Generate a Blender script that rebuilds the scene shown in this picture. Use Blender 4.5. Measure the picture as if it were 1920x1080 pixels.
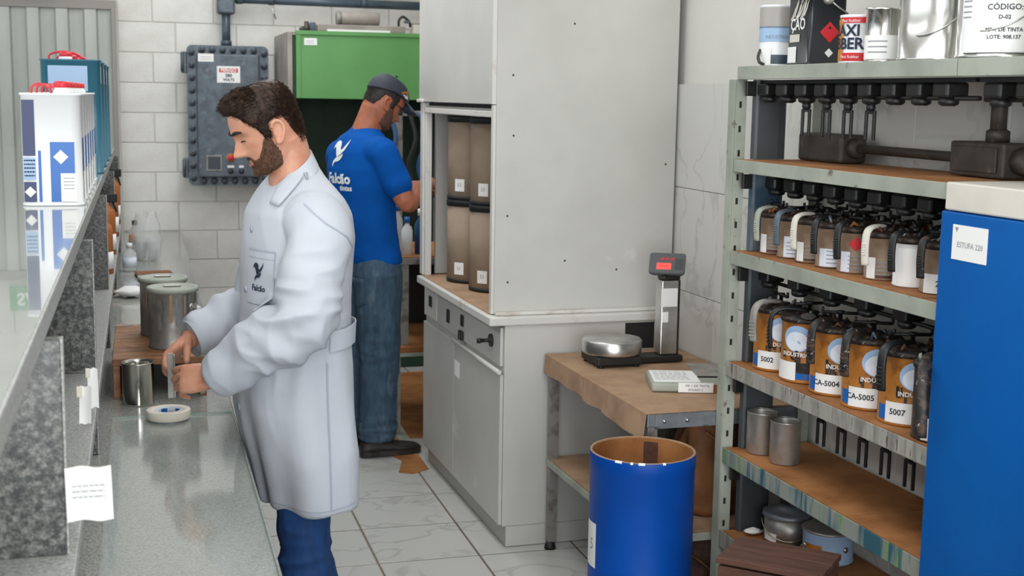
import bpy, bmesh, math, random
from mathutils import Vector, Matrix, noise
from mathutils.bvhtree import BVHTree
random.seed(7)
S = bpy.context.scene
for o in list(bpy.data.objects): bpy.data.objects.remove(o)
COL = S.collection
PI = math.pi

# ------------------------------------------------------------------ camera
FPX = 2450.0; ROLL = 0.016; VPX, VPY = 190.0, 168.0; CAMH = 1.78
dY = Vector((VPX - 960, VPY - 540, FPX)).normalized()
eh = Vector((math.cos(ROLL), math.sin(ROLL), 0))
up = dY.cross(eh).normalized()
if up.y > 0: up = -up
dX = up.cross(dY)
if dX.x < 0: dX = -dX
MC = Matrix((dX, dY, up))
cd = bpy.data.cameras.new('camera'); cam = bpy.data.objects.new('camera', cd); COL.objects.link(cam)
R3 = Matrix((MC @ Vector((1, 0, 0)), MC @ Vector((0, -1, 0)), MC @ Vector((0, 0, -1)))).transposed()
cam.matrix_world = Matrix.Translation((0, 0, CAMH)) @ R3.to_4x4()
cd.sensor_width = 36.0; cd.lens = FPX / 1920 * 36.0; cd.clip_start = 0.05
cd.dof.use_dof = True; cd.dof.focus_distance = 3.75; cd.dof.aperture_fstop = 7.0
S.camera = cam
# ------------------------------------------------------------------ sky, lights, exposure
w = bpy.data.worlds.new('world'); S.world = w; w.use_nodes = True
bg = w.node_tree.nodes['Background']; bg.inputs[0].default_value = (0.93, 0.97, 1.0, 1); bg.inputs[1].default_value = 1.7
def area(name, loc, target, sx, sy, power, col=(1, 1, 1)):
    l = bpy.data.lights.new(name, 'AREA'); l.shape = 'RECTANGLE'; l.size = sx; l.size_y = sy; l.energy = power; l.color = col
    o = bpy.data.objects.new(name, l); COL.objects.link(o); o.location = loc
    o.rotation_euler = (Vector(target) - Vector(loc)).to_track_quat('-Z', 'Y').to_euler(); return o
area('ceiling_light_row', (0.5, 0.2, 3.55), (0.5, 0.2, 0), 1.2, 6.0, 70, (0.97, 0.985, 1))
area('ceiling_light_row', (0.9, 6.4, 3.55), (0.9, 6.4, 0), 0.6, 4.0, 60, (0.97, 0.985, 1))
area('ceiling_light_row', (-2.2, 4.0, 3.55), (-2.2, 4.0, 0), 0.6, 6.0, 60, (0.97, 0.985, 1))
area('rear_fill_light', (-0.3, -3.15, 1.6), (0.6, 4.0, 0.9), 4.0, 3.0, 200, (0.95, 0.98, 1))  # added fill lamp far behind the camera, brightens the lower parts of the room
S.view_settings.view_transform = 'Standard'; S.view_settings.look = 'None'
S.view_settings.exposure = 0.08; S.view_settings.gamma = 1.0; S.view_settings.use_curve_mapping = False

# ------------------------------------------------------------------ materials
def lin(c):
    if isinstance(c, str):
        c = c.lstrip('#'); c = [int(c[i:i + 2], 16) / 255 for i in (0, 2, 4)]
    return tuple((x / 12.92 if x <= 0.04045 else ((x + 0.055) / 1.055) ** 2.4) for x in c) + (1,)
MATS = {}
def mat(name, c, rough=0.5, metal=0.0, c2=None, scale=6.0, lo=0.4, hi=0.65, bump=0.0, bscale=60.0, stretch=(1, 1, 1), coat=0.0, detail=4.0, spec=0.5, c3=None, s3=3.0, l3=0.62, h3=0.7, sss=0.0, emit=None, trans=0.0, alpha=1.0, rvar=0.0):
    m = bpy.data.materials.new(name); m.use_nodes = True; nt = m.node_tree; N = nt.nodes; Lk = nt.links
    b = N['Principled BSDF']
    b.inputs['Roughness'].default_value = rough; b.inputs['Metallic'].default_value = metal
    b.inputs['Specular IOR Level'].default_value = spec
    b.inputs['Base Color'].default_value = lin(c); b.inputs['Coat Weight'].default_value = coat; b.inputs['Coat Roughness'].default_value = 0.08
    if sss: b.inputs['Subsurface Weight'].default_value = sss; b.inputs['Subsurface Radius'].default_value = (1, 0.35, 0.2); b.inputs['Subsurface Scale'].default_value = 0.008
    if trans: b.inputs['Transmission Weight'].default_value = trans
    if alpha < 1: b.inputs['Alpha'].default_value = alpha
    if emit: b.inputs['Emission Color'].default_value = lin(emit[0]); b.inputs['Emission Strength'].default_value = emit[1]
    tc = N.new('ShaderNodeTexCoord'); mp = N.new('ShaderNodeMapping'); mp.inputs['Scale'].default_value = stretch
    Lk.new(tc.outputs['Object'], mp.inputs['Vector'])
    def nz(sc, det=detail):
        n = N.new('ShaderNodeTexNoise'); n.inputs['Scale'].default_value = sc; n.inputs['Detail'].default_value = det; n.inputs['Roughness'].default_value = 0.6
        Lk.new(mp.outputs[0], n.inputs['Vector']); return n
    def ramp(src, lo, hi):
        r = N.new('ShaderNodeMapRange'); r.inputs['From Min'].default_value = lo; r.inputs['From Max'].default_value = hi; Lk.new(src, r.inputs['Value']); return r.outputs[0]
    def mix(f, a, bb):
        x = N.new('ShaderNodeMix'); x.data_type = 'RGBA'; Lk.new(f, x.inputs['Factor'])
        for s, v in ((6, a), (7, bb)):
            if isinstance(v, tuple): x.inputs[s].default_value = v
            else: Lk.new(v, x.inputs[s])
        return x.outputs[2]
    cur = lin(c)
    if c2 is not None:
        f = ramp(nz(scale).outputs['Fac'], lo, hi); cur = mix(f, cur, lin(c2)); 
        if rvar: 
            rr = N.new('ShaderNodeMapRange'); rr.inputs['To Min'].default_value = rough; rr.inputs['To Max'].default_value = rough + rvar; Lk.new(f, rr.inputs['Value']); Lk.new(rr.outputs[0], b.inputs['Roughness'])
    if c3 is not None:
        f = ramp(nz(s3, 6).outputs['Fac'], l3, h3); cur = mix(f, cur, lin(c3))
    if not isinstance(cur, tuple): Lk.new(cur, b.inputs['Base Color'])
    if bump:
        bn = N.new('ShaderNodeBump'); bn.inputs['Strength'].default_value = bump; bn.inputs['Distance'].default_value = 0.01
        Lk.new(nz(bscale, 3).outputs['Fac'], bn.inputs['Height']); Lk.new(bn.outputs[0], b.inputs['Normal'])
    MATS[name] = m; return m
def marble(name, c, vein, rough=0.2, vs=3.0):
    m = mat(name, c, rough); nt = m.node_tree; N = nt.nodes; Lk = nt.links; b = N['Principled BSDF']
    tc = N.new('ShaderNodeTexCoord'); gi = N.new('ShaderNodeObjectInfo'); ad = N.new('ShaderNodeVectorMath'); ad.operation = 'ADD'
    sc = N.new('ShaderNodeVectorMath'); sc.operation = 'SCALE'; sc.inputs[0].default_value = (37, 21, 13); Lk.new(gi.outputs['Random'], sc.inputs['Scale'])
    Lk.new(tc.outputs['Object'], ad.inputs[0]); Lk.new(sc.outputs[0], ad.inputs[1])
    n = N.new('ShaderNodeTexNoise'); n.inputs['Scale'].default_value = vs; n.inputs['Detail'].default_value = 7; n.inputs['Distortion'].default_value = 1.2; Lk.new(ad.outputs[0], n.inputs['Vector'])
    s = N.new('ShaderNodeMath'); s.operation = 'SUBTRACT'; s.inputs[1].default_value = 0.5; Lk.new(n.outputs['Fac'], s.inputs[0])
    a = N.new('ShaderNodeMath'); a.operation = 'ABSOLUTE'; Lk.new(s.outputs[0], a.inputs[0])
    r = N.new('ShaderNodeMapRange'); r.inputs['From Min'].default_value = 0; r.inputs['From Max'].default_value = 0.025; Lk.new(a.outputs[0], r.inputs['Value'])
    n2 = N.new('ShaderNodeTexNoise'); n2.inputs['Scale'].default_value = 2.2; Lk.new(ad.outputs[0], n2.inputs['Vector'])
    r2 = N.new('ShaderNodeMapRange'); r2.inputs['From Min'].default_value = 0.45; r2.inputs['From Max'].default_value = 0.62; Lk.new(n2.outputs['Fac'], r2.inputs['Value'])
    mx = N.new('ShaderNodeMath'); mx.operation = 'MAXIMUM'; Lk.new(r.outputs[0], mx.inputs[0]); Lk.new(r2.outputs[0], mx.inputs[1])
    x = N.new('ShaderNodeMix'); x.data_type = 'RGBA'; Lk.new(mx.outputs[0], x.inputs['Factor']); x.inputs[6].default_value = lin(vein); x.inputs[7].default_value = lin(c)
    Lk.new(x.outputs[2], b.inputs['Base Color']); return m
def granite(name, dark, mid, light, rough=0.25, scale=160):
    m = mat(name, mid, rough); nt = m.node_tree; N = nt.nodes; Lk = nt.links; b = N['Principled BSDF']
    tc = N.new('ShaderNodeTexCoord'); v = N.new('ShaderNodeTexNoise'); v.inputs['Scale'].default_value = scale; v.inputs['Detail'].default_value = 3; v.inputs['Roughness'].default_value = 0.7
    Lk.new(tc.outputs['Object'], v.inputs['Vector'])
    cr = N.new('ShaderNodeValToRGB'); e = cr.color_ramp.elements; e[0].position = 0.36; e[0].color = lin(dark); e[1].position = 0.66; e[1].color = lin(light)
    q = e.new(0.5); q.color = lin(mid); Lk.new(v.outputs['Fac'], cr.inputs[0]); Lk.new(cr.outputs[0], b.inputs['Base Color']); return m

# ------------------------------------------------------------------ mesh helpers
def newbm(): return bmesh.new()
def addgeo(bm, verts, faces, mi=0):
    vs = [bm.verts.new(v) for v in verts]
    for f in faces:
        try: fc = bm.faces.new([vs[i] for i in f]); fc.material_index = mi; fc.smooth = False
        except ValueError: pass
    return vs
def merge(bm, tmp, M=None, mi=0):
    if M is not None: bmesh.ops.transform(tmp, matrix=M, verts=tmp.verts)
    tmp.verts.index_update(); vs = [bm.verts.new(v.co) for v in tmp.verts]
    for f in tmp.faces:
        try: g = bm.faces.new([vs[v.index] for v in f.verts]); g.smooth = f.smooth; g.material_index = mi
        except ValueError: pass
    tmp.free()
def box(bm, x0, x1, y0, y1, z0, z1, bev=0.0, seg=2, M=None, mi=0):
    t = bmesh.new(); P = [(x, y, z) for x in (x0, x1) for y in (y0, y1) for z in (z0, z1)]
    addgeo(t, P, [(0, 1, 3, 2), (4, 6, 7, 5), (0, 4, 5, 1), (2, 3, 7, 6), (0, 2, 6, 4), (1, 5, 7, 3)])
    if bev > 0: bmesh.ops.bevel(t, geom=list(t.edges), offset=bev, segments=seg, profile=0.5, affect='EDGES')
    merge(bm, t, M, mi)
def lathe(bm, prof, seg=32, M=None, cap=True, a0=0.0, a1=2 * PI, mi=0):
    t = bmesh.new(); full = abs(a1 - a0 - 2 * PI) < 1e-6; n = seg if full else seg + 1; rings = []
    for r, z in prof:
        rings.append([t.verts.new((r * math.cos(a0 + (a1 - a0) * i / seg), r * math.sin(a0 + (a1 - a0) * i / seg), z)) for i in range(n)])
    for k in range(len(rings) - 1):
        for i in range(seg):
            j = (i + 1) % n
            f = t.faces.new((rings[k][i], rings[k][j], rings[k + 1][j], rings[k + 1][i])); f.smooth = True
    if cap and full:
        if prof[0][0] > 1e-5: t.faces.new(rings[0][::-1])
        if prof[-1][0] > 1e-5: t.faces.new(rings[-1])
    merge(bm, t, M, mi)
def frame(d):
    d = d.normalized(); a = Vector((0, 0, 1)) if abs(d.z) < 0.9 else Vector((1, 0, 0)); u = d.cross(a).normalized(); return u, d.cross(u).normalized()
def loft(bm, rings, cap=True, smooth=True, mi=0):
    R = [[bm.verts.new(p) for p in r] for r in rings]; n = len(R[0])
    for k in range(len(R) - 1):
        for i in range(n):
            j = (i + 1) % n; f = bm.faces.new((R[k][i], R[k][j], R[k + 1][j], R[k + 1][i])); f.smooth = smooth; f.material_index = mi
    if cap:
        f = bm.faces.new(R[0][::-1]); f.material_index = mi; f = bm.faces.new(R[-1]); f.material_index = mi
def ring(c, u, v, ru, rv, n=24, p=2.0):
    out = []
    for i in range(n):
        a = 2 * PI * i / n; ca, sa = math.cos(a), math.sin(a)
        out.append(Vector(c) + Vector(u) * (ru * math.copysign(abs(ca) ** (2 / p), ca)) + Vector(v) * (rv * math.copysign(abs(sa) ** (2 / p), sa)))
    return out
def tube(bm, pts, r, n=10, cap=True, flat=1.0, ref=None, mi=0):
    pts = [Vector(p) for p in pts]; rr = r if isinstance(r, (list, tuple)) else [r] * len(pts); rings = []; u = None
    for i, p in enumerate(pts):
        d = (pts[min(i + 1, len(pts) - 1)] - pts[max(i - 1, 0)]).normalized()
        if u is None:
            if ref is not None: u = (Vector(ref) - d * d.dot(Vector(ref))).normalized()
            else: u = frame(d)[0]
        else: u = (u - d * d.dot(u)).normalized()
        rings.append(ring(p, u, d.cross(u), rr[i], rr[i] * flat, n))
    loft(bm, rings, cap, mi=mi)
def spline(pts, n=8):
    P = [Vector(p) for p in pts]; out = []
    for i in range(len(P) - 1):
        a = P[max(i - 1, 0)]; b = P[i]; c = P[i + 1]; d = P[min(i + 2, len(P) - 1)]
        for k in range(n):
            t = k / n; out.append(0.5 * ((2 * b) + (c - a) * t + (2 * a - 5 * b + 4 * c - d) * t * t + (3 * b - a - 3 * c + d) * t ** 3))
    out.append(P[-1]); return out
def prism(bm, poly, h, M=None, bev=0.0, mi=0):
    t = bmesh.new(); n = len(poly); a = [t.verts.new((x, y, 0)) for x, y in poly]; b = [t.verts.new((x, y, h)) for x, y in poly]
    t.faces.new(a[::-1]); t.faces.new(b)
    for i in range(n): t.faces.new((a[i], a[(i + 1) % n], b[(i + 1) % n], b[i]))
    if bev: bmesh.ops.bevel(t, geom=list(t.edges), offset=bev, segments=2, profile=0.5, affect='EDGES')
    bmesh.ops.recalc_face_normals(t, faces=t.faces); merge(bm, t, M, mi)
def obj(name, bm, m, parent=None, loc=None, rz=None, smooth=None, recalc=True):
    if recalc: bmesh.ops.recalc_face_normals(bm, faces=bm.faces)
    me = bpy.data.meshes.new(name); bm.to_mesh(me); bm.free()
    for x in (m if isinstance(m, (list, tuple)) else [m]): me.materials.append(MATS[x] if isinstance(x, str) else x)
    if smooth is not None:
        for p in me.polygons: p.use_smooth = smooth
    o = bpy.data.objects.new(name, me); COL.objects.link(o)
    if parent is not None: o.parent = parent
    if loc is not None: o.location = loc
    if rz is not None: o.rotation_euler = (0, 0, rz)
    return o
def tag(o, label, cat, group=None, kind=None):
    o['label'] = label; o['category'] = cat
    if group: o['group'] = group
    if kind: o['kind'] = kind
    return o
def struct(o, label=None, cat=None):
    o['kind'] = 'structure'
    if label: o['label'] = label
    if cat: o['category'] = cat
    return o
def thing(name, label, cat, loc=(0, 0, 0), rz=0.0, group=None):
    o = bpy.data.objects.new(name, None); COL.objects.link(o); o.location = loc; o.rotation_euler = (0, 0, rz); o.empty_display_size = 0.05
    return tag(o, label, cat, group)
def copyobj(o, parent=None, loc=None, rz=None):
    c = o.copy(); COL.objects.link(c)
    if parent is not None: c.parent = parent
    if loc is not None: c.location = loc
    if rz is not None: c.rotation_euler = (0, 0, rz)
    return c
def copytree(o, parent=None):
    c = o.copy(); COL.objects.link(c); c.parent = parent
    for ch in [x for x in bpy.data.objects if x.parent == o and x is not c]: copytree(ch, c)
    return c
def part(name, m, parent, fn, *a, **k):
    bm = newbm(); fn(bm, *a, **k); return obj(name, bm, m, parent)
def T(x=0, y=0, z=0): return Matrix.Translation((x, y, z))
def RX(a): return Matrix.Rotation(a, 4, 'X')
def RY(a): return Matrix.Rotation(a, 4, 'Y')
def RZ(a): return Matrix.Rotation(a, 4, 'Z')
# the room (floor, back wall, long bench) is turned 1.5 degrees against the right-hand wall
TH = math.radians(1.5)
def LW(x, y, z=0.0): return Vector((x * math.cos(TH) + y * math.sin(TH), -x * math.sin(TH) + y * math.cos(TH), z))
def text_bm(s, size, align='CENTER', bold=0.0):
    c = bpy.data.curves.new('t', 'FONT'); c.body = s; c.size = size; c.align_x = align; c.align_y = 'CENTER'; c.resolution_u = 2; c.offset = bold; c.fill_mode = 'FRONT'
    o = bpy.data.objects.new('t', c); COL.objects.link(o)
    dg = bpy.context.evaluated_depsgraph_get(); me = bpy.data.meshes.new_from_object(o.evaluated_get(dg))
    bm = bmesh.new(); bm.from_mesh(me); bpy.data.objects.remove(o); bpy.data.curves.remove(c); bpy.data.meshes.remove(me); return bm
def text(name, s, size, m, parent, M, bold=0.0, align='CENTER', cyl=None, sx=1.0):
    """flat print: letters in the XY plane of M, or wrapped on a cylinder of radius cyl (M: cylinder axis; the letters centre on local -Y)"""
    bm = text_bm(s, size, align, bold)
    for v in bm.verts:
        v.co.x *= sx
        if cyl: a = v.co.x / cyl - PI / 2; v.co = Vector((cyl * math.cos(a), cyl * math.sin(a), v.co.y))
    bmesh.ops.transform(bm, matrix=M, verts=bm.verts)
    return obj(name, bm, m, parent, recalc=False)
def lines(bm, w, h, rows, x0, z0, rowh, M, seed=1, lh=0.35):
    """rows of short dashes standing for print too small to read"""
    rnd = random.Random(seed)
    for k in range(rows):
        x = x0
        while x < x0 + w:
            l = rnd.uniform(0.1, 0.25) * w; l = min(l, x0 + w - x)
            t = bmesh.new(); z = z0 - k * rowh; addgeo(t, [(x, z, 0), (x + l, z, 0), (x + l, z + rowh * lh, 0), (x, z + rowh * lh, 0)], [(0, 1, 2, 3)]); merge(bm, t, M); x += l + 0.04 * w
def rectM(): pass
def quad(bm, w, h, M, mi=0):
    t = bmesh.new(); addgeo(t, [(-w / 2, -h / 2, 0), (w / 2, -h / 2, 0), (w / 2, h / 2, 0), (-w / 2, h / 2, 0)], [(0, 1, 2, 3)]); merge(bm, t, M, mi)
# orientation: print facing -Y (letters upright), and facing -X
FY = RX(PI / 2)
FX = RZ(-PI / 2) @ RX(PI / 2)

mat('wall_white', '#dcdad4', 0.75, c2='#cfcdc6', scale=1.2, bump=0.15, bscale=40)
mat('block_white', '#e6e5e0', 0.8, c2='#dad8d2', scale=5, bump=0.25, bscale=70)
mat('mortar', '#cbc9c2', 0.9, bump=0.2)
mat('ceiling_white', '#e4e2dc', 0.9)
marble('floor_tile', '#bfbfbb', '#abaaa6', 0.25, 2.2)
marble('wall_tile', '#d0cfca', '#bcbab5', 0.25, 2.6)
mat('grout', '#62584d', 0.9, c2='#7a6d60', scale=3)
mat('hood_grey', '#c8c7c2', 0.35, c2='#bdbcb7', scale=1.6, c3='#d2d1cd', s3=2.3, l3=0.66, h3=0.7)
mat('hood_edge', '#d2d0cb', 0.4, c2='#b9aea3', scale=9, lo=0.58, hi=0.72)
mat('hood_inside', '#b5b4af', 0.5)
mat('grout_wall', '#a9a7a1', 0.9); mat('dark_gap', '#1c1b1a', 0.8)
mat('cardboard', '#a98a6e', 0.85, c2='#94755b', scale=7, bump=0.1, bscale=120)
mat('cardboard_orange', '#a5703f', 0.8, c2='#875327', scale=6, bump=0.1, bscale=80)
mat('brown_paper', '#8a5a35', 0.7, c2='#6e4525', scale=8, bump=0.2, bscale=30)
mat('dark_wood', '#5b3a2c', 0.65, c2='#432a20', scale=5, stretch=(1, 8, 8), c3='#7d6a60', s3=30, l3=0.7, h3=0.74)
mat('stand_wood', '#9a6a45', 0.55, c2='#6f4a30', scale=6, stretch=(2, 6, 6), c3='#b9a692', s3=5, l3=0.6, h3=0.7)
mat('drum_blue', '#0048a2', 0.42, spec=0.25, c2='#004196', scale=3)
mat('cabinet_blue', '#005aa8', 0.45, spec=0.25, c2='#00539e', scale=2.5)
mat('drum_brown', '#9d8a77', 0.75, c2='#907d6b', scale=5)
mat('black_rubber', '#17181a', 0.5)
mat('black_metal', '#0d0e10', 0.45, c2='#1f1e1d', scale=25)
mat('dirty_black', '#1d1b1a', 0.55, c2='#4b3a30', scale=45, lo=0.5, hi=0.62, c3='#9c948c', s3=70, l3=0.64, h3=0.68)
mat('rack_grey', '#a5aa9e', 0.55, c2='#90958a', scale=5, c3='#6d6259', s3=14, l3=0.63, h3=0.68)
mat('rack_paint', '#a09f97', 0.6, c2='#83807a', scale=9, lo=0.45, hi=0.6, c3='#5e5148', s3=22, l3=0.60, h3=0.65, stretch=(1, 3, 0.5))
mat('rack_splash', '#8a8f86', 0.55, c2='#2f5a68', scale=7, lo=0.47, hi=0.58, c3='#6f8f5a', s3=9, l3=0.57, h3=0.62, stretch=(1, 2.2, 0.3))
mat('end_panel', '#43474a', 0.5, c2='#393d40', scale=4, c3='#8a8f90', s3=40, l3=0.72, h3=0.74)
mat('end_panel_stained', '#55606a', 0.5, c2='#2d4356', scale=8, lo=0.48, hi=0.6, c3='#80766c', s3=20, l3=0.65, h3=0.7)
mat('steel', '#cfcfcc', 0.3, 0.95, c2='#aaa9a5', scale=8)
mat('polished', '#d4d2cc', 0.12, 1.0)
mat('dull_steel', '#b9b7b2', 0.4, 0.8, c2='#98948d', scale=14, c3='#5d4a3c', s3=10, l3=0.62, h3=0.72, rvar=0.2)
mat('tin_bright', '#d6d6d3', 0.2, 1.0)
mat('tin_white', '#dcdcd6', 0.3)
mat('galvanised', '#8d949b', 0.45, 0.6, c2='#7a8087', scale=18, c3='#54504c', s3=12, l3=0.64, h3=0.7)
mat('table_leg', '#8e8b86', 0.5, 0.3, c2='#6b625b', scale=14, lo=0.5, hi=0.65)
mat('box_grey', '#5f6972', 0.45, 0.3, c2='#4c545c', scale=14, c3='#6a747c', s3=18, l3=0.58, h3=0.68)
mat('box_dark', '#40464c', 0.5, 0.2)
mat('conduit', '#4e5d69', 0.38, 0.2, c2='#42505b', scale=10)
mat('pipe_grime', '#4c4640', 0.55, 0.3, c2='#39342f', scale=16, c3='#6d635a', s3=24, l3=0.62, h3=0.7)
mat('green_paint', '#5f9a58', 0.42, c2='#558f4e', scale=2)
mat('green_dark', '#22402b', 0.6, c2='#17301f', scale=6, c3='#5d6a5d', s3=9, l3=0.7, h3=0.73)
mat('booth_side', '#a39c95', 0.55, c2='#8d857e', scale=6)
mat('paper_white', '#eeeeec', 0.7)
mat('label_blue', '#dfe6f2', 0.6)
mat('ink', '#2b2d33', 0.7)
mat('ink_soft', '#8d9096', 0.7)
mat('ink_navy', '#1c2740', 0.7)
mat('red', '#c8202c', 0.5); mat('red_cap', '#d3303a', 0.35); mat('red_paint', '#c92f3c', 0.4)
mat('orange_print', '#c07a25', 0.5); mat('can_blue', '#1f66b8', 0.35); mat('can_navy', '#22305f', 0.4)
mat('can_white', '#eceef0', 0.28); mat('can_lightblue', '#9dbbdc', 0.4); mat('can_teal', '#2d6a80', 0.32); mat('can_black', '#15191f', 0.3); mat('can_grey', '#a8a49e', 0.4)
mat('can_orange', '#b4742f', 0.45, c2='#8f5a26', scale=18, lo=0.5, hi=0.6); mat('can_tan', '#94806c', 0.5, c2='#7d6754', scale=20)
mat('amber', '#b06a38', 0.35); mat('plastic_clear', '#e6ebec', 0.15, alpha=0.45); mat('film', '#f1f3f3', 0.2, alpha=0.34)
granite('granite_dark', '#2b2c2f', '#50514f', '#83827f', 0.3, 95)
granite('granite_bench', '#7b7c78', '#9d9e99', '#b3b3ae', 0.09, 190)
granite('granite_edge', '#7c7d7b', '#9c9d9a', '#b8b8b4', 0.4, 150)
mat('slab_top', '#a2a7a4', 0.015, c2='#adb1ad', scale=4, coat=0.6)
mat('glass_sheet', '#dfe9e4', 0.03, alpha=0.16, coat=1.0)
mat('door_metal', '#b6bab5', 0.5, 0.2, c2='#9ca09b', scale=3, stretch=(1, 1, 0.2))
mat('door_frame', '#8f8c86', 0.5, 0.2)
mat('sign_green', '#2f8f55', 0.5); mat('sign_white', '#f4f6f4', 0.5)
mat('tape_cream', '#e6dfd0', 0.6)
mat('skin', '#cb967b', 0.5, c2='#bf836a', scale=22, sss=0.12, bump=0.05, bscale=200)
mat('skin_tan', '#a9674a', 0.5, c2='#99583d', scale=22, sss=0.1)
mat('hair_brown', '#3d2b21', 0.6, c2='#251812', scale=70, spec=0.3)
mat('hair_dark', '#221814', 0.6)
mat('beard_brown', '#4d3425', 0.75, c2='#6d4a36', scale=120)
mat('coat_cloth', '#bfc4cc', 0.85, c2='#b9bec7', scale=3, bump=0.05, bscale=300, spec=0.2)
mat('coat_seam', '#a3abb8', 0.85)
mat('jeans_blue', '#103f74', 0.8, c2='#0b3262', scale=16, stretch=(3, 3, 1), bump=0.15, bscale=260)
mat('jeans_grey', '#3a5468', 0.8, c2='#2b4053', scale=12, stretch=(3, 3, 1), c3='#5d7280', s3=5, l3=0.58, h3=0.72, bump=0.15, bscale=260)
mat('shirt_blue', '#0050a2', 0.85, spec=0.15, c2='#004894', scale=6, bump=0.08, bscale=260)
mat('shirt_print', '#dfe5e6', 0.7)
mat('cap_dark', '#2c3340', 0.7, c2='#252b37', scale=30); mat('cap_brim', '#46566f', 0.6)
mat('shoe_black', '#1d1918', 0.5, c2='#2a2320', scale=20, bump=0.2, bscale=60)
mat('eye_white', '#d8d2cc', 0.3); mat('lip', '#a85f52', 0.5)
mat('screen_red', '#e0524a', 0.4, emit=('#e0524a', 0.6)); mat('display_grey', '#54575a', 0.45)
mat('hose_blue', '#24507c', 0.4)
mat('cream', '#d6d2c8', 0.6, c2='#c8c3b8', scale=3)
mat('scale_black', '#1b1917', 0.5)
# ================================================================== the room
RL = -TH
bm = newbm(); box(bm, -7, 2.75, -3.2, 9.45, -0.12, -0.0025); floor = struct(obj('floor', bm, 'grout', rz=RL), 'white marbled ceramic tile floor with brownish grout', 'floor')
bm = newbm(); box(bm, -0.1955, 0.1955, -0.2, 0.2, -0.02, 0.0, 0.0015, 2); tile0 = obj('floor_tile', bm, 'floor_tile', floor); first = True
for i in range(-2, 5):
    for j in range(-7, 9):
        x, y = 0.839 + 0.4 * i + 0.2, 5.573 + 0.41 * j + 0.205
        t = tile0 if first else copyobj(tile0, floor); first = False
        t.location = (x, y, random.uniform(-0.0006, 0.0004))
bm = newbm(); box(bm, -0.135, 2.75, 9.206, 9.36, 0, 3.6); wb = struct(obj('wall_back', bm, 'mortar', rz=RL), 'white painted concrete block back wall', 'wall')
bm = newbm(); box(bm, -0.1965, 0.1965, -0.03, 0.03, -0.0965, 0.0965, 0.004, 2); blk0 = obj('block', bm, 'block_white', wb); first = True
bmh = newbm(); box(bmh, -0.0965, 0.0965, -0.03, 0.03, -0.0965, 0.0965, 0.004, 2); hb0 = obj('half_block', bmh, 'block_white', wb); firsth = True
for k in range(2, 14):
    z = 0.03 + 0.2 * k + 0.1; off = 0.246 if k % 2 == 0 else 0.496
    x = off - 0.4 * 3
    while x < 2.45:
        cx = x + 0.2
        if x >= -0.135:
            b = blk0 if first else copyobj(blk0, wb); first = False; b.location = (cx, 9.23 - random.uniform(0, 0.002), z)
        elif x + 0.4 > 0.06:
            b = hb0 if firsth else copyobj(hb0, wb); firsth = False; sx = (x + 0.4 + 0.13) / 0.2; b.scale = (sx, 1, 1); b.location = ((x + 0.4 - 0.13) / 2, 9.23, z)
        x += 0.4
for zz in (0.0, ): 
    bm = newbm(); box(bm, -0.135, 2.75, 9.2, 9.206, 0.0, 0.43); box(bm, -0.135, 2.75, 9.2, 9.206, 2.83, 3.6); obj('plain_wall', bm, 'block_white', wb)
bm = newbm(); box(bm, -7, -1.75, 9.206, 9.36, 0, 3.6); box(bm, -1.75, -0.135, 9.206, 9.36, 2.36, 3.6); struct(obj('wall_back_left', bm, 'wall_white', rz=RL), 'white wall around the metal sliding door', 'wall')
bm = newbm(); box(bm, 2.222, 2.5, -3.2, 9.6, 0, 3.6); wr = struct(obj('wall_right', bm, 'wall_white'), 'white right wall with marbled tiles up to head height', 'wall')
bm = newbm(); box(bm, 2.208, 2.222, 0.9, 4.86, 0, 1.838); obj('tile_bed', bm, 'grout_wall', wr)
bm = newbm(); box(bm, -0.012, 0.0, -0.2035, 0.2035, -0.2035, 0.2035, 0.002, 2); wt0 = obj('wall_tile', bm, 'wall_tile', wr); first = True
for i in range(9):
    for k in range(5):
        zc = 1.839 - 0.409 * k - 0.2045; yc = 4.655 - 0.409 * i
        t = wt0 if first else copyobj(wt0, wr); first = False; t.location = (2.212, yc, zc)
        if k == 4: t.scale = (1, 1, 0.98)
bm = newbm(); box(bm, -7, 2.75, -3.2, 9.45, 3.6, 3.7); struct(obj('ceiling', bm, 'ceiling_white', rz=RL), 'white ceiling', 'ceiling')
bm = newbm(); box(bm, -7, -2.5, -3.4, -3.22, 0, 3.6); box(bm, 1.9, 2.75, -3.4, -3.22, 0, 3.6); box(bm, -2.5, 1.9, -3.4, -3.22, 3.2, 3.6); struct(obj('wall_front', bm, 'wall_white', rz=RL), 'white wall with added opening for the fill light behind the camera', 'wall')  # unseen wall, added with an opening around the rear fill lamp
# sliding metal door behind the counter
dr = thing('door_1', 'grey ribbed sheet metal sliding door at the back left', 'door', LW(0, 9.17), RL); struct(dr)
bm = newbm(); box(bm, -1.75, -0.135, -0.03, 0.03, 2.30, 2.36, 0.004); box(bm, -0.165, -0.135, -0.035, 0.03, 0, 2.31, 0.003); box(bm, -1.75, -1.71, -0.03, 0.03, 0, 2.31, 0.003); obj('door_frame', bm, 'door_frame', dr)
def ribs(bm):
    pf = [(0, 0), (0.012, -0.022), (0.083, -0.022), (0.095, 0), (0.178, 0)]
    rings = [[(x, y, z) for x, y in pf] for z in (0.02, 2.3)]
    for i in range(4): addgeo(bm, [rings[0][i] + (), rings[0][i + 1], rings[1][i + 1], rings[1][i]], [(0, 1, 2, 3)])
    for i in range(4): 
        a = [(p[0], p[1] + 0.004, p[2]) for p in (rings[0][i], rings[0][i + 1], rings[1][i + 1], rings[1][i])]; addgeo(bm, a, [(3, 2, 1, 0)])
p0 = part('ribbed_panel', 'door_metal', dr, ribs); p0.location = (-0.165 - 0.178, 0, 0)
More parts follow.
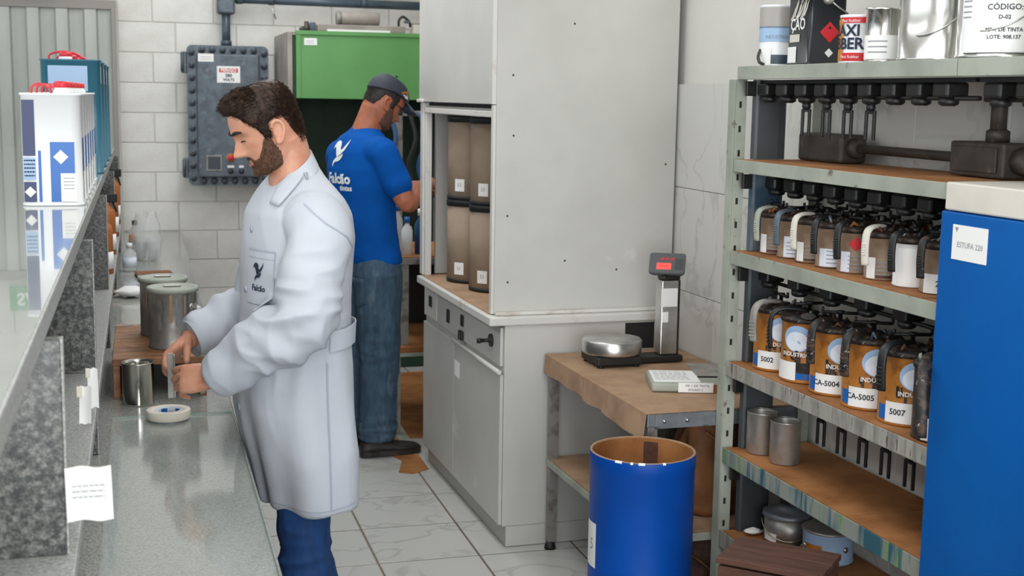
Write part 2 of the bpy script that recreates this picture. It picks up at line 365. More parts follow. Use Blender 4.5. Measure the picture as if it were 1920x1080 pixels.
for i in range(1, 9): copyobj(p0, dr, (-0.165 - 0.178 * (i + 1), 0, 0))
# exit sign over the door (its reflection shows in the polished counter)
sg = thing('exit_sign', 'green exit sign mirrored in the polished counter top', 'sign', LW(-0.645, 9.06, 2.475), RL)
bm = newbm(); box(bm, -0.205, 0.205, -0.01, 0.01, -0.08, 0.08, 0.003); obj('board', bm, 'sign_green', sg); bm = newbm(); tube(bm, [(-0.18, 0, 0.08), (-0.18, 0, 1.124)], 0.002, 6); obj('hanger_wire', bm, 'steel', sg); bm = newbm(); tube(bm, [(0.18, 0, 0.08), (0.18, 0, 1.124)], 0.002, 6); obj('hanger_wire', bm, 'steel', sg)
text('lettering', 'SAÍDA', 0.115, 'sign_white', sg, T(0, -0.0115, 0) @ FY, bold=0.003)
# ================================================================== long bench with raised counter (left)
bn = thing('lab_bench', 'long grey stone lab bench along the left side', 'bench', LW(0, 0), RL)
bm = newbm(); box(bm, -0.75, 0.252, 1.0, 9.18, 0.795, 0.83, 0.004); obj('bench_top', bm, 'granite_bench', bn)
bm = newbm(); box(bm, -0.75, 0.19, 1.02, 9.16, 0.0, 0.795); obj('base', bm, 'granite_dark', bn)
bm = newbm(); box(bm, -0.80, -0.75, 1.0, 8.1, 0.0, 1.395); obj('back_panel', bm, 'granite_dark', bn)
def gl(bm, x0, x1, y0, y1): box(bm, x0, x1, y0, y1, 0.8305, 0.8365, 0.001)
g = part('glass_sheet', 'glass_sheet', bn, gl, -0.10, 0.243, 2.2, 3.885); g['label'] = 'clear glass sheet lying on the bench'; mat('glass_green', '#7d998b', 0.2); part('glass_edge', 'glass_green', g, lambda bm: (box(bm, -0.10, 0.243, 3.8855, 3.887, 0.8305, 0.8365), box(bm, 0.2435, 0.245, 2.2, 3.885, 0.8305, 0.8365)))
sh = thing('counter_shelf', 'raised granite counter shelf with polished pale top above the bench', 'counter', LW(0, 0, 0.831), RL)
bm = newbm(); box(bm, -1.15, -0.148, 0.9, 8.1, 1.398 - .831, 1.44 - .831, 0.003); o = obj('counter_top', bm, 'granite_edge', sh)
bm = newbm(); box(bm, -1.148, -0.152, 0.905, 8.095, 1.4402 - .831, 1.4425 - .831); obj('polished_face', bm, 'slab_top', sh)
bm = newbm(); box(bm, -0.745, -0.112, 1.0, 8.06, 1.022 - .831, 1.05 - .831, 0.003); obj('middle_shelf', bm, 'granite_edge', sh)
for y in (2.1, 3.5, 5.0, 6.5, 8.0):
    bm = newbm(); box(bm, -0.745, -0.127, y, y + 0.03, 1.05 - .831, 1.397 - .831, 0.002); box(bm, -0.745, -0.127, y, y + 0.03, 0.0, 1.021 - .831, 0.002); obj('divider', bm, 'granite_dark', sh)
    bm = newbm(); box(bm, -0.127, -0.1235, y + 0.001, y + 0.029, 1.05 - .831, 1.397 - .831); box(bm, -0.127, -0.1235, y + 0.001, y + 0.029, 0.0, 1.021 - .831); obj('divider_edge', bm, 'granite_edge', sh)
# taped paper notes
def sheet(bm, w, h, n=8, curl=0.01, seed=0, th=0.0006):
    rnd = random.Random(seed); a, b, c = rnd.uniform(-1, 1), rnd.uniform(-1, 1), rnd.uniform(0, 6)
    P = []
    for s in (0, th):
        for j in range(n + 1):
            for i in range(n + 1):
                u, v = i / n, j / n; P.append(((u - 0.0) * w + 0.12 * h * (v - 0.5) * a * 0.3, -s + curl * (math.sin(3 * u + c) * a + math.sin(4 * v + c) * 0.6 * b), (v - 1) * h + 0.02 * h * math.sin(9 * u + c)))
    F = []; m = (n + 1) ** 2
    for j in range(n):
        for i in range(n):
            q = j * (n + 1) + i; F.append((q, q + 1, q + n + 2, q + n + 1)); F.append((m + q + n + 1, m + q + n + 2, m + q + 1, m + q))
    addgeo(bm, P, F)
for (x, y, z, w_, h_, sd, lb) in ((-0.126, 2.092, 1.194, 0.07, 0.087, 1, 'white paper note with pencil marks taped to the nearest granite divider'),
                                  (-0.126, 2.6, 1.212, 0.022, 0.075, 2, 'narrow white paper slip peeking past the nearest divider'),
                                  (-0.126, 3.0, 1.165, 0.022, 0.09, 3, 'small curled white paper slip between the first two dividers')):
    bm = newbm(); sheet(bm, w_, h_, 8, 0.004, sd); p = obj('paper_note', bm, 'paper_white', loc=LW(x, y, z), rz=RL); tag(p, lb, 'paper note', 'paper notes on the counter shelf')
    if sd == 1:
        bm = newbm(); lines(bm, w_ * 0.7, 0, 3, 0.01, -0.03, 0.009, T(0, -0.006, 0) @ FY, 4, 0.15); obj('pencil_lines', bm, 'ink_soft', p)
    else:
        bm = newbm(); box(bm, -0.004, 0.006, -0.003, 0.003, -0.02, 0.0); obj('tape_strip', bm, 'tape_cream', p)
# ---------------------------------------------------------------- rectangular paint cans on the counter
def rrect(w_, d_, r, n=6):
    out = []
    for cx, cy, a in ((w_ / 2 - r, d_ / 2 - r, 0), (-w_ / 2 + r, d_ / 2 - r, PI / 2), (-w_ / 2 + r, -d_ / 2 + r, PI), (w_ / 2 - r, -d_ / 2 + r, 1.5 * PI)):
        for i in range(n + 1): t = a + PI / 2 * i / n; out.append((cx + r * math.cos(t), cy + r * math.sin(t)))
    return out
def rcan(bm, w_, d_, h_, r=0.03):
    t = []
    for s, z in ((0.0, 0), (0.004, 0.0), (0.004, 0.006), (0.0, 0.008), (0.0, h_ - 0.008), (0.004, h_ - 0.006), (0.004, h_), (-0.004, h_), (-0.004, h_ - 0.006)):
        t.append([(x, y, z) for x, y in rrect(w_ + 2 * s, d_ + 2 * s, r + s)])
    loft(bm, t, True, True)
def diamond(bm, s, M, mi=0):
    t = bmesh.new(); addgeo(t, [(-s, 0, 0), (0, -s, 0), (s, 0, 0), (0, s, 0)], [(0, 1, 2, 3)]); merge(bm, t, M, mi)
def white_can(lb, y, x):
    W_, D_, H_ = 0.165, 0.165, 0.325
    t = thing('solvent_can', lb, 'can', LW(x, y, 1.4428), RL, 'white and blue cans on the counter')
    part('body', 'can_white', t, rcan, W_, D_, H_)
    e = -D_ / 2 - 0.0008
    def q(nm, m, x0, x1, z0, z1, k=1):
        bm = newbm(); quad(bm, x1 - x0, z1 - z0, T((x0 + x1) / 2, e * 1.0 - 0.0004 * k, (z0 + z1) / 2) @ FY); return obj(nm, bm, m, t)
    q('navy_panel', 'can_navy', -0.079, -0.045, 0.145, 0.305); q('blue_panel', 'can_blue', -0.005, 0.062, 0.012, 0.185); q('grey_panel', 'can_lightblue', -0.079, -0.045, 0.075, 0.14); q('navy_foot', 'can_navy', -0.079, -0.045, 0.012, 0.07); q('blue_stripe', 'can_blue', -0.038, -0.030, 0.012, 0.16)
    q('paper_label', 'paper_white', 0.022, 0.066, 0.012, 0.095, 3)
    bm = newbm(); diamond(bm, 0.021, T(0.024, e - 0.0012, 0.142) @ FY); obj('hazard_diamond', bm, 'paper_white', t); bm = newbm(); diamond(bm, 0.016, T(-0.062, e - 0.0012, 0.041) @ FY); obj('hazard_diamond', bm, 'paper_white', t)
    bm = newbm(); lines(bm, 0.03, 0, 5, -0.077, 0.13, 0.011, T(0, e - 0.001, 0) @ FY, 3); lines(bm, 0.03, 0, 4, 0.03, 0.08, 0.01, T(0, e - 0.002, 0) @ FY, 5, 0.12); obj('small_print', bm, 'ink_navy', t)
    # side facing the bench: blue band and paper label
    f = D_ / 2 + 0.001
    bm = newbm(); quad(bm, 0.10, 0.11, T(W_ / 2 + 0.0008, 0, 0.14) @ RZ(PI / 2) @ FY); obj('blue_side', bm, 'can_blue', t)
    bm = newbm(); quad(bm, 0.08, 0.08, T(W_ / 2 + 0.0014, 0, 0.058) @ RZ(PI / 2) @ FY); obj('paper_label', bm, 'paper_white', t)
    bm = newbm(); lathe(bm, [(0.026, 0), (0.026, 0.014), (0.022, 0.016), (0.022, 0.022), (0.0, 0.022)], 20, T(0.03, -0.02, H_ - 0.006)); obj('pour_neck', bm, 'can_white', t)
    bm = newbm(); lathe(bm, [(0.021, 0), (0.023, 0.002), (0.023, 0.016), (0.018, 0.019), (0, 0.019)], 20, T(0.03, -0.02, H_ + 0.0155)); obj('cap', bm, 'red_cap', t)
    bm = newbm(); tube(bm, spline([(-0.055, -0.02, H_ - 0.006), (-0.052, -0.02, H_ + 0.018), (-0.03, -0.02, H_ + 0.026), (-0.005, -0.02, H_ + 0.016), (0.0, -0.02, H_ - 0.006)], 5), 0.006, 8, flat=0.6); obj('carry_handle', bm, 'red_cap', t)
ORD = ['nearest', 'second nearest', 'third nearest', 'fourth nearest', 'fifth nearest', 'sixth nearest', 'seventh nearest', 'eighth nearest']
for i in range(6): white_can('white and blue rectangular can on the counter, %s to the camera' % ORD[i], 4.1 + 0.215 * i, -0.247)
def teal_can(lb, y, x):
    W_, D_, H_ = 0.225, 0.2, 0.455; t = thing('paint_tin', lb, 'can', LW(x, y, 1.4428), RL, 'teal cans on the counter')
    part('body', 'can_teal', t, rcan, W_, D_, H_, 0.02)
    bm = newbm(); quad(bm, 0.15, 0.10, T(-0.01, -D_ / 2 - 0.001, H_ - 0.075) @ FY); obj('pale_panel', bm, 'can_lightblue', t)
    for k in (-0.04, 0.03):
        bm = newbm(); quad(bm, 0.028, 0.07, T(W_ / 2 + 0.001, k, H_ - 0.06) @ RZ(PI / 2) @ FY); obj('paper_label', bm, 'paper_white', t)
    bm = newbm(); lathe(bm, [(0.026, 0), (0.026, 0.016), (0.02, 0.018), (0.0, 0.018)], 20, T(-0.02, -0.03, H_ - 0.006)); obj('pour_neck', bm, 'can_white', t)
    bm = newbm(); lathe(bm, [(0.022, 0), (0.024, 0.002), (0.024, 0.018), (0.0, 0.02)], 20, T(-0.02, -0.03, H_ + 0.0115)); obj('cap', bm, 'red_cap', t)
    bm = newbm(); tube(bm, spline([(-0.085, 0, H_ - 0.006), (-0.08, 0, H_ + 0.02), (-0.03, 0, H_ + 0.032), (0.03, 0, H_ + 0.02), (0.04, 0, H_ - 0.006)], 5), 0.007, 8, flat=0.6); obj('carry_handle', bm, 'red_cap', t)
for i in range(4): teal_can('tall teal rectangular tin behind the white cans, %s to the camera' % ORD[i], 5.66 + 0.5 * i, -0.262)
# ================================================================== things on the bench
BZ = 0.8302
def onb(x, y, z=BZ): return LW(x, y, z)
# bottles on the middle shelf, far end
for i, (x, y, r, h, kind) in enumerate(((-0.15, 5.45, 0.035, 0.26, 'a'), (-0.15, 6.1, 0.035, 0.27, 'b'), (-0.15, 6.85, 0.036, 0.29, 'a'), (-0.15, 7.5, 0.036, 0.30, 'b'))):
    lb = ['amber bottle with white label on the middle shelf, nearest the camera', 'amber spray bottle with black nozzle, second along the middle shelf', 'amber bottle with white label far along the middle shelf', 'amber spray bottle with black nozzle farthest along the middle shelf'][i]
    t = thing('amber_bottle', lb, 'bottle', onb(x, y, 1.0502), RL, 'bottles on the middle shelf')
    part('body', 'amber', t, lathe, [(0, 0), (r, 0), (r, h * 0.68), (r * 0.85, h * 0.74), (0.012, h * 0.82), (0.012, h * 0.86), (0, h * 0.86)], 24)
    part('label', 'paper_white', t, lathe, [(r + 0.0006, h * 0.08), (r + 0.0006, h * 0.34)], 24)
    if kind == 'a': part('cap', 'black_rubber', t, lathe, [(0.015, h * 0.86), (0.015, h), (0, h)], 16)
    else:
        bm = newbm(); box(bm, -0.012, 0.045, -0.01, 0.01, h * 0.86, h, 0.004); tube(bm, [(0.025, 0, h * 0.87), (0.04, 0, h * 0.7)], [0.005, 0.004], 8); obj('spray_nozzle', bm, 'black_rubber', t)
# dark brush handle sticking out
# squeeze bottles standing on the bench, far
for i, (x, y, h, m_) in enumerate(((-0.07, 7.15, 0.15, 'plastic_clear'), (-0.045, 8.2, 0.17, 'plastic_clear'))):
    t = thing('squeeze_bottle', ['clear squeeze bottle with label beside the plastic bag', 'clear bottle with an orange label at the far end of the bench'][i], 'bottle', onb(x, y), RL)
    part('body', m_, t, lathe, [(0, 0), (0.035, 0), (0.036, 0.01), (0.036, h * 0.65), (0.014, h * 0.8), (0.014, h * 0.84), (0, h * 0.84)], 24)
    part('label', 'label_blue' if i == 0 else 'orange_print', t, lathe, [(0.0366, h * 0.15), (0.0366, h * 0.5)], 24)
    part('cap', 'black_rubber' if i else 'can_white', t, lathe, [(0.016, h * 0.84), (0.016, h), (0, h)], 16)
# clear bag of cups
bg_ = thing('plastic_bag', 'clear plastic bag holding plastic cups at the far end of the bench', 'plastic bag', onb(0.02, 7.62), RL)
bm = newbm(); rg = []
for k in range(15):
    z = 0.26 * k / 14; r = 0.085 * (1 - 0.15 * abs(z - 0.12) / 0.14) * (1.0 if k < 10 else 1 - 0.05 * (k - 9)); r = r * (0.8 if k == 0 else 1)
    rg.append([(r * math.cos(a) * (1 + 0.14 * noise.noise((math.cos(a) * 3, math.sin(a) * 3, z * 22))), r * 0.9 * math.sin(a) * (1 + 0.14 * noise.noise((math.cos(a) * 3 + 5, math.sin(a) * 3, z * 22))), z + (0.02 * math.sin(5 * a) if k == 14 else 0)) for a in [2 * PI * i / 28 for i in range(28)]])
loft(bm, rg, False); obj('film', bm, 'film', bg_)
for i, (x, y) in enumerate(((0.03, -0.03), (-0.03, 0.02))):
    for k in range(2):
        t = thing('plastic_cup', ['lower clear cup of the front stack in the plastic bag', 'upper clear cup of the front stack in the plastic bag', 'lower clear cup of the rear stack in the plastic bag', 'upper clear cup of the rear stack in the plastic bag'][i * 2 + k], 'cup', onb(0.02 + x, 7.62 + y, BZ + 0.003 + 0.03 * k), RL, 'cups in the plastic bag')
        part('body', 'plastic_clear', t, lathe, [(0, 0.002), (0.026, 0.002), (0.034, 0.10), (0.033, 0.10), (0.025, 0.004)], 24, None, False); part('rim', 'can_white', t, tube, [(0.034 * math.cos(a), 0.034 * math.sin(a), 0.10) for a in [2 * PI * q / 24 for q in range(25)]], 0.0015, 6)
# notebook and rags
t = thing('notebook', 'closed notebook with white pages and brown cover on the bench', 'notebook', onb(0.05, 6.95), RL + 0.12)
bm = newbm(); box(bm, -0.09, 0.09, -0.06, 0.06, 0, 0.004, 0.001); box(bm, -0.09, 0.09, -0.06, 0.06, 0.016, 0.02, 0.001); obj('cover', bm, 'brown_paper', t); bm = newbm(); box(bm, -0.087, 0.087, -0.058, 0.058, 0.004, 0.016); obj('pages', bm, 'paper_white', t)
for i, (x, y, lb) in enumerate(((-0.06, 6.25, 'crumpled white rag beside the granite shelf behind the steel cans'), (0.155, 5.72, 'crumpled white rag poking out behind the lidded cans'))):
    bm = newbm(); rg = []
    for k in range(9):
        u = k / 8; rr = 0.075 * math.sin(PI * min(0.97, max(0.06, u)))
        rg.append([(0.16 * (u - 0.5) + 0.01 * noise.noise((u * 4, a, i)), rr * math.cos(a) * (1 + 0.4 * noise.noise((u * 5, math.cos(a) * 2, i + 3))), 0.026 + 0.025 * math.sin(a) * math.sin(PI * min(0.97, max(0.06, u))) * (1 + 0.5 * noise.noise((u * 6, math.sin(a) * 2, i + 9)))) for a in [2 * PI * q / 20 for q in range(20)]])
    loft(bm, rg); o = obj('white_rag', bm, 'paper_white', loc=onb(x, y), rz=RL + 0.1); tag(o, lb, 'rag', 'white rags on the bench')
    bm = newbm(); tube(bm, [(-0.07, 0.0, 0.03), (-0.085, -0.01, 0.02), (-0.095, -0.012, 0.012)], [0.012, 0.014, 0.008], 8); obj('stained_corner', bm, 'brown_paper', o)
# wooden riser with two steel cans
rs = thing('wooden_riser', 'low stained wooden riser shelf standing on the bench', 'riser', onb(0, 4.14), RL)
bm = newbm(); box(bm, -0.10, 0.185, 0.0, 0.62, 0.105, 0.127, 0.002); obj('top', bm, 'stand_wood', rs)
for x in (-0.098, 0.163):
    bm = newbm(); box(bm, x, x + 0.02, 0.002, 0.6, 0.0, 0.1045, 0.001); obj('leg', bm, 'stand_wood', rs)
bm = newbm(); box(bm, -0.0775, 0.1625, 0.585, 0.6, 0.0, 0.1045); obj('back_board', bm, 'granite_edge', rs)
def lid_can(lb, x, y, z, r, h, mat_='dull_steel'):
    t = thing('steel_can', lb, 'can', onb(x, y, z), RL, 'lidded steel cans on the riser')
    part('body', mat_, t, lathe, [(0, 0), (r - 0.002, 0), (r, 0.003), (r, 0.006), (r - 0.002, 0.009), (r - 0.002, h - 0.006), (r, h - 0.004), (r, h)], 48)
    l = part('lid', 'rack_grey', t, lathe, [(r + 0.004, h - 0.008), (r + 0.005, h + 0.001), (r + 0.002, h + 0.007), (r - 0.008, h + 0.005), (r - 0.012, h + 0.003), (0.03, h + 0.005), (0.0, h + 0.005)], 48)
    bm = newbm(); box(bm, -0.028, 0.028, -0.006, 0.006, h + 0.006, h + 0.012, 0.003); obj('lid_grip', bm, 'dull_steel', t)
    for a in (-0.75, -0.75 + PI):
        part('handle_boss', 'steel', t, lathe, [(0.011, 0), (0.011, 0.003), (0.006, 0.006), (0, 0.006)], 16, RZ(a) @ T(r - 0.001, 0, h * 0.72) @ RY(PI / 2))
    pts = [(r * 1.06 * math.cos(-0.75 + PI * u) , r * 1.06 * math.sin(-0.75 + PI * u), h * 0.72 - 0.055 * math.sin(PI * u)) for u in [k / 20 for k in range(21)]]
    part('bail_handle', 'steel', t, tube, pts, 0.0018, 6)
    # paint runs
    for k in range(9):
        a = -2.3 + 0.28 * k + random.uniform(-0.08, 0.08); z1 = h * random.uniform(0.75, 0.97); z0 = z1 - h * random.uniform(0.1, 0.55); wd = random.uniform(0.05, 0.18)
        o = part('paint_run', random.choice(['rack_grey', 'rack_splash', 'table_leg', 'galvanised', 'rack_paint', 'cardboard']), t, lathe, [(r + 0.0004, z0), (r + 0.0004, z1)], 3, None, False, a, a + wd)
ZR = BZ + 0.1272
lid_can('dirty steel can with lid and bail handle at the front of the wooden riser', 0.088, 4.325, ZR, 0.078, 0.19)
lid_can('lidded steel can behind another on the wooden riser', 0.062, 4.56, ZR, 0.078, 0.19)
bm = newbm(); box(bm, -0.05, 0.05, -0.04, 0.04, 0, 0.06, 0.004); o = obj('tin_box', bm, 'galvanised', loc=onb(-0.035, 5.0, BZ), rz=RL)
o.location = onb(-0.045, 4.9, BZ); tag(o, 'small grey metal box behind the wooden riser', 'box'); bm = newbm(); box(bm, -0.052, 0.052, -0.042, 0.042, 0.06, 0.075, 0.003); obj('lid', bm, 'steel', o)
# polished open can, tape, steel panel
t = thing('tin_can', 'shiny empty open tin can on the bench before the riser', 'can', onb(-0.024, 4.07), RL)
part('body', 'polished', t, lathe, [(0, 0), (0.046, 0), (0.048, 0.002), (0.047, 0.006), (0.047, 0.125), (0.0485, 0.127), (0.0485, 0.129), (0.0465, 0.129), (0.0455, 0.12), (0.0455, 0.005), (0, 0.004)], 48)
part('rim', 'steel', t, tube, [(0.048 * math.cos(a), 0.048 * math.sin(a), 0.129) for a in [2 * PI * q / 32 for q in range(33)]], 0.0014, 6)
t = thing('masking_tape', 'roll of cream masking tape lying on the bench', 'tape', onb(0.06, 3.845, 0.8367), RL)
part('roll', 'tape_cream', t, lathe, [(0.039, 0.001), (0.0385, 0.0), (0.0615, 0.0), (0.0625, 0.001), (0.0625, 0.024), (0.0615, 0.025), (0.0385, 0.025), (0.038, 0.024), (0.0375, 0.012), (0.039, 0.001)], 56, None, False)
c_ = part('core', 'label_blue', t, lathe, [(0.0375, 0.001), (0.0375, 0.0245), (0.0345, 0.0245), (0.0345, 0.001), (0.0375, 0.001)], 48, None, False)
for k in range(5): part('blue_print', 'can_blue', t, lathe, [(0.0343, 0.005), (0.0343, 0.02)], 5, None, False, 0.4 + k * 1.25, 0.95 + k * 1.25)
o = thing('test_panel', 'narrow steel test panel held upright by the man in the white coat', 'panel', (0.158, 3.60, 0.95), 0.25)
bm = newbm(); box(bm, -0.008, 0.008, -0.0012, 0.0012, 0, 0.125, 0.0006); obj('plate', bm, 'dull_steel', o)
bm = newbm(); box(bm, 0.0085, 0.0125, -0.004, 0.004, 0, 0.12, 0.001); obj('edge_strip', bm, 'steel', o)

# ================================================================== back wall: explosion-proof box and conduit
eb = thing('electrical_box', 'grey cast metal explosion proof control box on the block wall', 'electrical box', LW(0.5725, 9.198, 1.157), RL)
bm = newbm(); box(bm, -0.245, 0.245, -0.16, 0.0, 0.015, 0.905, 0.02, 3); obj('housing', bm, 'box_dark', eb)
bm = newbm(); prism(bm, rrect(0.53, 0.925, 0.035), 0.03, T(0, -0.16, 0.4615) @ RX(PI / 2)); obj('flange', bm, 'box_dark', eb)
bm = newbm(); prism(bm, rrect(0.53, 0.925, 0.035), 0.028, T(0, -0.1915, 0.4615) @ RX(PI / 2)); obj('cover_flange', bm, 'box_grey', eb)
bm = newbm(); box(bm, -0.205, 0.205, -0.262, -0.22, 0.055, 0.87, 0.012, 3); cv = obj('cover', bm, 'box_grey', eb)
bolt = None
def addbolt(x, z):
    global bolt
    if bolt is None:
        bolt = part('bolt', 'box_dark', eb, lathe, [(0.013, 0), (0.013, 0.02), (0.009, 0.024), (0, 0.024)], 10, RX(PI / 2)); b = bolt
        bb = part('bolt_boss', 'box_grey', eb, lathe, [(0.024, 0), (0.022, 0.006), (0.0, 0.006)], 12, RX(PI / 2)); addbolt.boss = bb
    else: b = copyobj(bolt, eb); bb = copyobj(addbolt.boss, eb)
    b.location = (x, -0.2255, z); bb.location = (x, -0.2195, z)
for k in range(11):
    for x in (-0.236, 0.236): addbolt(x, 0.05 + k * 0.0825)
for k in range(1, 7):
    for z in (0.03, 0.893): addbolt(-0.236 + k * 0.0674, z)
for z0, z1 in ((0.74, 0.88), (0.05, 0.18)):
    bm = newbm(); box(bm, -0.30, -0.266, -0.215, -0.165, z0, z1, 0.005); tube(bm, [(-0.295, -0.22, z0 + 0.01), (-0.295, -0.22, z1 - 0.01)], 0.011, 10); obj('hinge', bm, 'box_grey', eb)
fy = -0.2635
def lab(w_, h_, x, z, m_='paper_white', nm='label', k=0): bm = newbm(); box(bm, x - w_ / 2, x + w_ / 2, fy - 0.001 - 0.0008 * k, fy + 0.001, z - h_ / 2, z + h_ / 2); return obj(nm, bm, m_, eb)
lab(0.10, 0.052, -0.145, 0.842); l1 = lab(0.15, 0.108, -0.0, 0.735, nm='danger_label'); lab(0.122, 0.027, -0.0, 0.762, 'red', 'red_band', 1)
text('danger_text', 'PERIGO', 0.03, 'paper_white', eb, T(0, fy - 0.0022, 0.762) @ FY, bold=0.001)
text('danger_text', '380', 0.03, 'ink_navy', eb, T(0, fy - 0.0015, 0.727) @ FY, bold=0.001); text('danger_text', 'VOLTS', 0.024, 'ink_navy', eb, T(0, fy - 0.0015, 0.7) @ FY, bold=0.001)
bm = newbm(); lines(bm, 0.07, 0, 2, -0.18, 0.845, 0.014, T(0, fy - 0.0015, 0) @ FY, 5, 0.2); obj('small_print', bm, 'ink_soft', eb)
bm = newbm(); box(bm, -0.155, -0.05, fy - 0.006, fy + 0.002, 0.098, 0.205, 0.003); obj('window_frame', bm, 'table_leg', eb)
bm = newbm(); box(bm, -0.143, -0.062, fy - 0.0075, fy - 0.0055, 0.11, 0.193); obj('window_glass', bm, 'box_dark', eb)
part('button_ring', 'orange_print', eb, lathe, [(0.027, 0), (0.027, 0.008), (0.02, 0.01), (0, 0.01)], 20, T(0.005, fy + 0.001, 0.188) @ RX(PI / 2)); part('emergency_button', 'red_paint', eb, lathe, [(0.018, 0), (0.02, 0.012), (0.02, 0.02), (0.014, 0.025), (0, 0.026)], 20, T(0.005, fy - 0.009, 0.188) @ RX(PI / 2))
lab(0.044, 0.016, 0.005, 0.128, 'paper_white'); lab(0.03, 0.016, 0.075, 0.128, 'paper_white')
for x in (0.005, 0.075): part('switch', 'box_dark', eb, lathe, [(0.02, 0), (0.018, 0.012), (0.008, 0.014), (0.008, 0.024), (0, 0.024)], 16, T(x, fy + 0.001, 0.098) @ RX(PI / 2))
cn = thing('conduit', 'blue grey steel conduit with elbow fitting above the control box', 'conduit', LW(0, 9.11), RL)
bm = newbm(); tube(bm, [(0.57, -0.04, 2.085), (0.57, -0.04, 2.30)], 0.028, 16); obj('riser_pipe', bm, 'conduit', cn)
bm = newbm(); lathe(bm, [(0.036, 0), (0.036, 0.03), (0.03, 0.034)], 8, T(0.57, -0.04, 2.0845)); obj('coupling', bm, 'conduit', cn)
bm = newbm(); box(bm, 0.512, 0.628, -0.085, 0.03, 2.29, 2.5, 0.015, 3); obj('elbow_box', bm, 'box_grey', cn)
bm = newbm(); tube(bm, [(0.627, -0.03, 2.395), (1.93, -0.03, 2.387)], 0.03, 16); obj('horizontal_pipe', bm, 'conduit', cn)
for x in (0.66, 0.87, 1.5):
    bm = newbm(); lathe(bm, [(0.036, -0.02), (0.036, 0.02)], 12, T(x, -0.03, 2.395) @ RY(PI / 2)); obj('coupling', bm, 'conduit', cn)
bm = newbm(); tube(bm, [(0.87, -0.08, 2.34), (0.89, -0.075, 2.28), (0.9, -0.02, 2.27)], 0.006, 6); obj('pipe_clip', bm, 'steel', cn)
# ================================================================== green spray booth
sb = thing('spray_booth', 'green metal spray booth with dark green inside at the back', 'spray booth', LW(0.945, 8.3), RL)
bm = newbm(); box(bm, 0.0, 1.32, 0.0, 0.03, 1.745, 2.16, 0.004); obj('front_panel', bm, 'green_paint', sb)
bm = newbm(); box(bm, 0.0, 1.32, -0.012, 0.0, 2.138, 2.163, 0.002); box(bm, 0.0, 0.028, -0.008, 0.0, 1.747, 2.139, 0.002); obj('panel_border', bm, 'green_paint', sb)
bm = newbm(); box(bm, -0.02, 1.32, 0.031, 0.85, 2.135, 2.155); obj('roof', bm, 'booth_side', sb)
bm = newbm(); box(bm, -0.05, -0.02, 0.02, 0.85, 0, 2.155, 0.003); obj('side_panel', bm, 'booth_side', sb)
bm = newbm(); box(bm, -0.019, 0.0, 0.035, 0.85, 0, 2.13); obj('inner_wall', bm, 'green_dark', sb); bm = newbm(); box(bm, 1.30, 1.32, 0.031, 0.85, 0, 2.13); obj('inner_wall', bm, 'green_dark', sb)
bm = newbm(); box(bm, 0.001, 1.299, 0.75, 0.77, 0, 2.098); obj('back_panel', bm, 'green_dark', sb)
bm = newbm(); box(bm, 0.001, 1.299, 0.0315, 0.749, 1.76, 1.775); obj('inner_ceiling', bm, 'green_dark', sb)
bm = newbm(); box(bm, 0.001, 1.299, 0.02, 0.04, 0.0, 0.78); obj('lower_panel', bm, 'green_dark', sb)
bm = newbm(); tube(bm, [(0.08, 0.74, 1.55), (0.085, 0.74, 1.5), (0.08, 0.742, 1.46)], 0.008, 6); tube(bm, [(0.02, 0.742, 1.52), (0.06, 0.74, 1.47), (0.10, 0.742, 1.45)], 0.006, 6); obj('paint_smear', bm, 'end_panel_stained', sb)
bm = newbm(); box(bm, 0.05, 0.13, -0.0025, -0.0002, 2.075, 2.118); obj('paper_label', bm, 'paper_white', sb)
bm = newbm(); lines(bm, 0.05, 0, 2, 0.06, 2.068, 0.012, T(0, -0.003, 0) @ FY, 3, 0.25); [setattr(v.co, 'z', v.co.z + 0.03) for v in bm.verts]; obj('label_print', bm, 'ink_soft', sb)
# things stored on the booth
def rollshape(bm, r, l, ax):
    lathe(bm, [(0.012, 0), (r * 0.96, 0), (r, 0.006), (r, l - 0.006), (r * 0.96, l), (0.012, l)], 32, ax)
o = thing('motor_cylinder', 'dusty grey cylinder lying on top of the green booth', 'cylinder', LW(1.225, 8.42, 2.209), RL)
part('body', 'booth_side', o, rollshape, 0.042, 0.26, T(0, 0, 0.042) @ RY(PI / 2)); part('end_cap', 'table_leg', o, rollshape, 0.046, 0.03, T(-0.012, 0, 0.042) @ RY(PI / 2))
o = thing('flat_tray', 'long dusty flat tray lying on top of the green booth', 'tray', LW(1.085, 8.40, 2.1635), RL)
bm = newbm(); box(bm, 0, 0.56, -0.05, 0.12, 0, 0.045, 0.006); obj('body', bm, 'booth_side', o); bm = newbm(); box(bm, 0.06, 0.46, -0.058, -0.051, 0.002, 0.014); obj('white_strip', bm, 'paper_white', o)
o = thing('gear_block', 'rusty machine part on the left end of the booth roof', 'machine part', LW(1.02, 8.38, 2.1635), RL)
bm = newbm(); lathe(bm, [(0.022, 0), (0.022, 0.03), (0.014, 0.034), (0.014, 0.06), (0, 0.06)], 14); obj('spindle', bm, 'pipe_grime', o); bm = newbm(); box(bm, 0.018, 0.055, -0.025, 0.03, 0, 0.055, 0.006); obj('block', bm, 'end_panel_stained', o); bm = newbm(); lathe(bm, [(0.018, 0), (0.018, 0.02), (0.008, 0.022), (0, 0.03)], 12, T(-0.028, 0.0, 0)); obj('nut', bm, 'pipe_grime', o)
o = thing('coiled_hose', 'short black hose with clamp on the booth roof', 'hose', LW(1.63, 8.40, 2.209), RL)
